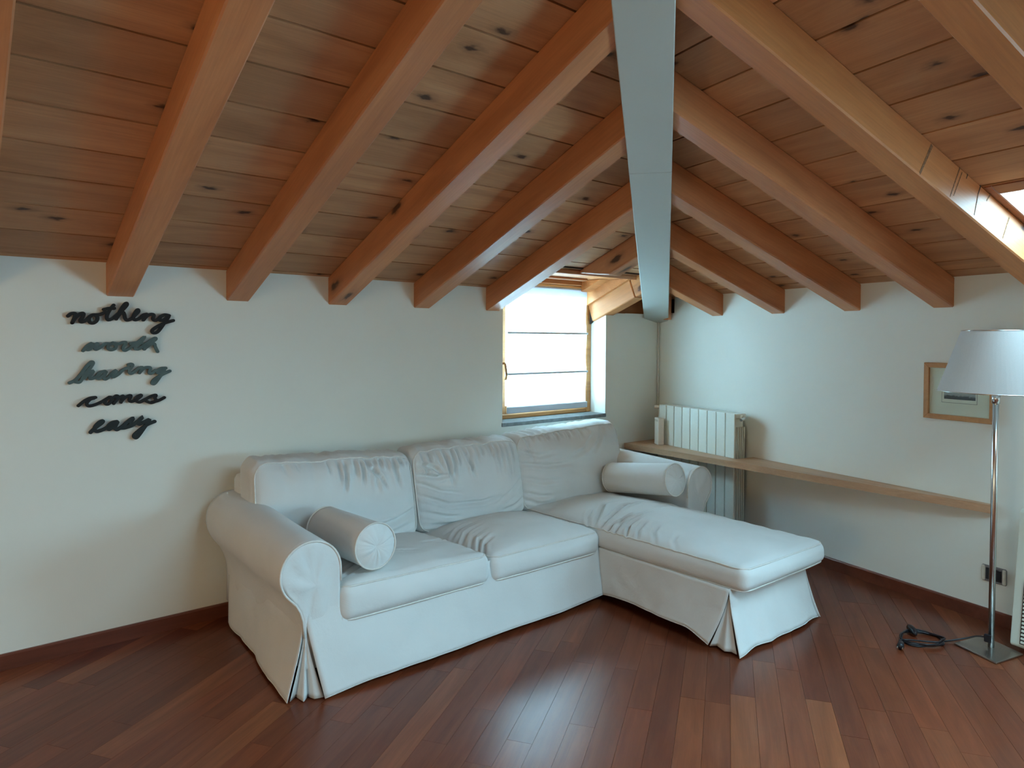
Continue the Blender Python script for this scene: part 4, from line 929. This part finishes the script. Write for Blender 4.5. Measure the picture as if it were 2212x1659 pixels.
# rolled arms
def arm(sign, xc, name='arm'):
    """sign +1: the roll bulges to -x (left arm), -1: mirrored"""
    prof = [(0.115, 0.10), (0.115, 0.30), (0.115, 0.40)]
    for a in range(0, 226, 9): prof.append((0.114*math.cos(R(a)), 0.452+0.114*math.sin(R(a))))
    prof += [(-0.056, 0.345), (-0.040, 0.315), (-0.030, 0.28), (-0.026, 0.22), (-0.026, 0.10)]
    ys_ = [-0.950, -0.944, -0.930, -0.86, -0.75, -0.6, -0.45, -0.3, -0.18, -0.10, -0.075]
    b2 = bmesh.new(); rings = []
    cxp, czp = 0.02, 0.40
    # wrinkled front face: shrinking rings
    for sc, yy in ((0.04, -0.955), (0.25, -0.957), (0.5, -0.957), (0.7, -0.956), (0.86, -0.955), (0.95, -0.953)):
        ring = []
        for (a, z) in prof:
            X = cxp+(a-cxp)*sc; Z = czp+(z-czp)*sc
            ring.append(b2.verts.new((xc+sign*X, yy+0.022*ridge(nz3(math.atan2(Z-0.36, X)*2.4, sc*0.9, 3+sign))*sc*(1.02-sc)*2.0, Z)))
        rings.append(ring)
    for yy in ys_:
        t = (yy+0.95)/0.875; f = 1.0 if yy > -0.945 else (0.985 if yy > -0.948 else 0.965)
        ring = []
        for (a, z) in prof:
            X = cxp+(a-cxp)*f; Z = czp+(z-czp)*f
            if Z > 0.3: Z += 0.035*t*(min(1, (Z-0.3)/0.2))
            wob = 0.004*nz3(a*9, yy*3, z*9)
            ring.append(b2.verts.new((xc+sign*(X+wob), yy, Z+wob)))
        rings.append(ring)
    for A, B in zip(rings, rings[1:]):
        for k in range(len(prof)-1): b2.faces.new((A[k], A[k+1], B[k+1], B[k]))
        b2.faces.new((A[-1], A[0], B[0], B[-1]))
    b2.faces.new(rings[0]); b2.faces.new(rings[-1][::-1])
    o = obj(name, b2, 'fabric', sofa, smooth=True)
    obj('piping', tube(bmesh.new(), [(xc+sign*a*0.992, -0.950, 0.40+(z-0.40)*0.985) for a, z in prof[2:-1]], 0.0045, 6), 'piping', o, smooth=True)
    obj('side_seam', tube(bmesh.new(), [(xc+sign*(-0.052), y_, 0.338+0.03*(y_+0.95)/0.875) for y_ in ys_[1:]], 0.003, 6), 'piping', o, smooth=True)
    return o
arm(1, -3.152); arm(-1, -0.816)
# skirt panels
def panel(At, Bt, Ah, Bh, zt_, zh, seed, wav=0.006, n=44, m=16, name='skirt_panel', ease=1.5):
    At, Bt, Ah, Bh = [Vector((*p, 0)) for p in (At, Bt, Ah, Bh)]
    nrm = Vector(((Bt-At).y, -(Bt-At).x, 0)).normalized()
    b2 = bmesh.new(); G = []
    for i in range(n+1):
        s = i/n; row = []
        zz = zh(s)
        for j in range(m+1):
            t = j/m
            p = At.lerp(Bt, s).lerp(Ah.lerp(Bh, s), t**ease)
            p += nrm*(wav*nz3(s*5+seed, t*0.7, 0)*t**0.8*2+0.003*nz3(s*13+seed, t*3, 4))
            p.z = zt_+(zz-zt_)*t
            row.append(b2.verts.new(p))
        G.append(row)
    for i in range(n):
        for j in range(m): b2.faces.new((G[i][j], G[i+1][j], G[i+1][j+1], G[i][j+1]))
    o = obj(name, b2, 'fabric', sofa, smooth=True)
    md = o.modifiers.new('thick', 'SOLIDIFY'); md.thickness = 0.003; md.offset = 0
    # hem seam
    obj('hem_seam', tube(bmesh.new(), [G_ for G_ in [Vector(At.lerp(Bt, i/n).lerp(Ah.lerp(Bh, i/n), 1.0))+nrm*(wav*nz3(i/n*5+seed, 0.7, 0)*2+0.003*nz3(i/n*13+seed, 3, 4))+Vector((0, 0, zh(i/n)+0.001)) for i in range(n+1)]], 0.0022, 5), 'piping', o, smooth=True)
    return o
def hem(lo_a, mid, lo_b, k=0.12):
    return lambda s: mid+(lo_a-mid)*max(0, 1-s/k)**1.5+(lo_b-mid)*max(0, 1-(1-s)/k)**1.5
CT = (-3.178, -0.945)
panel((-3.172, -0.10), CT, (-3.185, -0.135), (-3.232, -0.945), 0.285, hem(0.02, 0.012, 0.006), 2.0, 0.010)
panel(CT, (-1.655, -0.945), (-3.122, -0.992), (-1.660, -0.992), 0.33, hem(0.006, 0.020, 0.035, 0.15), 5.0, 0.010, 80, 22, ease=1.2)
panel((-1.662, -0.952), (-1.662, -1.690), (-1.668, -0.985), (-1.700, -1.62), 0.262, hem(0.035, 0.05, 0.016, 0.2), 8.0, 0.006, 48)
panel((-1.662, -1.690), (-1.055, -1.700), (-1.688, -1.750), (-1.035, -1.770), 0.262, hem(0.004, 0.016, 0.008, 0.2), 11.0, 0.010, 48)
panel((-1.055, -1.700), (-1.055, -0.945), (-1.030, -1.765), (-1.035, -0.945), 0.262, hem(0.008, 0.02, 0.02), 14.0, 0.006, 40)
panel((-0.790, -0.10), (-0.790, -0.950), (-0.775, -0.10), (-0.775, -0.975), 0.285, hem(0.01, 0.02, 0.01), 17.0, 0.006, 40)
def pleat(top, zt_, hemline, zh):
    b2 = bmesh.new(); m = 14; G = []
    H = []
    for (a, b), (c, d) in zip(hemline, hemline[1:]):
        for k in range(4): H.append(Vector((a+(c-a)*k/4, b+(d-b)*k/4, 0)))
    H.append(Vector((*hemline[-1], 0))); T = Vector((*top, 0))
    for j in range(m+1):
        t = j/m; row = []
        for i, p in enumerate(H):
            q = T.lerp(p, 0.04+0.96*t**1.25); q.z = zt_+(zh-zt_)*t; row.append(b2.verts.new(q))
        G.append(row)
    for j in range(m):
        for i in range(len(H)-1): b2.faces.new((G[j][i], G[j][i+1], G[j+1][i+1], G[j+1][i]))
    o = obj('corner_pleat', b2, 'fabric', sofa, smooth=True)
    md = o.modifiers.new('thick', 'SOLIDIFY'); md.thickness = 0.003; md.offset = 0
pleat((-3.172, -0.944), 0.24, [(-3.226, -0.937), (-3.196, -0.915), (-3.188, -0.968), (-3.162, -0.940), (-3.150, -0.974), (-3.118, -0.982)], 0.004)
pleat((-1.650, -1.682), 0.225, [(-1.695, -1.622), (-1.668, -1.640), (-1.690, -1.690), (-1.672, -1.712), (-1.676, -1.738)], 0.010)
# seam down the front beside the arm
obj('front_seam', tube(bmesh.new(), [(-3.035, -0.955, 0.262), (-3.034, -0.966, 0.15), (-3.033, -0.988, 0.03)], 0.002, 6), 'piping', sofa, smooth=True)

# ---- bolster cushions
def bolster(A, B, r, label, seed):
    A, B = Vector(A), Vector(B); ax = (B-A).normalized(); L_ = (B-A).length
    e1 = ax.cross(Vector((0, 0, 1))).normalized(); e2 = e1.cross(ax)
    root = thing('bolster_cushion', label, 'cushion', (A+B)/2-Vector((0, 0, r)), 'cream bolster cushions on the sofa')
    def P(s, rad, a): return A+ax*s+(e1*math.cos(a)+e2*math.sin(a))*rad
    b2 = bmesh.new(); n = 72; rings = []
    prof = [(0.010, 0.0), (0.016, 0.3), (0.012, 0.6), (0.004, 0.86), (0.0, 0.96), (0.006, 1.0)]
    body = [(L_*k/20, 1.0) for k in range(1, 20)]
    full = [(-q[0]+0.006, q[1]) for q in prof[:-1]]+[(0.006, 1.0)]+body+[(L_-0.006, 1.0)]+[(L_+q[0]-0.006, q[1]) for q in prof[:-1][::-1]]
    for (s, f) in full:
        ring = []
        for k in range(n):
            a = 2*math.pi*k/n; w_ = 0.0
            if f < 0.99: w_ = 0.010*ridge(nz3(math.cos(a)*4+seed, math.sin(a)*4, f*0.8))*f*(1.15-f)*2
            rad = r*f*(1+0.02*nz3(s*6, math.cos(a)*2+seed, math.sin(a)*2))
            sgn = 1 if s > L_/2 else -1
            p = P(s+w_*sgn, max(rad, 0.0008), a)
            ring.append(b2.verts.new(p))
        rings.append(ring)
    for A_, B_ in zip(rings, rings[1:]):
        for k in range(n): b2.faces.new((A_[k], A_[(k+1) % n], B_[(k+1) % n], B_[k]))
    b2.faces.new(rings[0]); b2.faces.new(rings[-1][::-1])
    o = obj('bolster_cover', b2, 'fabric', root, smooth=True)
    for s in (0.003, L_-0.003): obj('piping', tube(bmesh.new(), [P(s, r*1.0, 2*math.pi*k/60) for k in range(60)], 0.0035, 6, True), 'piping', o, smooth=True)
bolster((-2.90, -0.52, 0.480), (-2.885, -0.935, 0.494), 0.088, 'cream bolster cushion on the seat beside the left rolled arm', 2.0)
bolster((-1.035, -0.475, 0.456), (-1.035, -0.945, 0.516), 0.089, 'cream bolster cushion lying on the chaise against the right arm', 6.0)
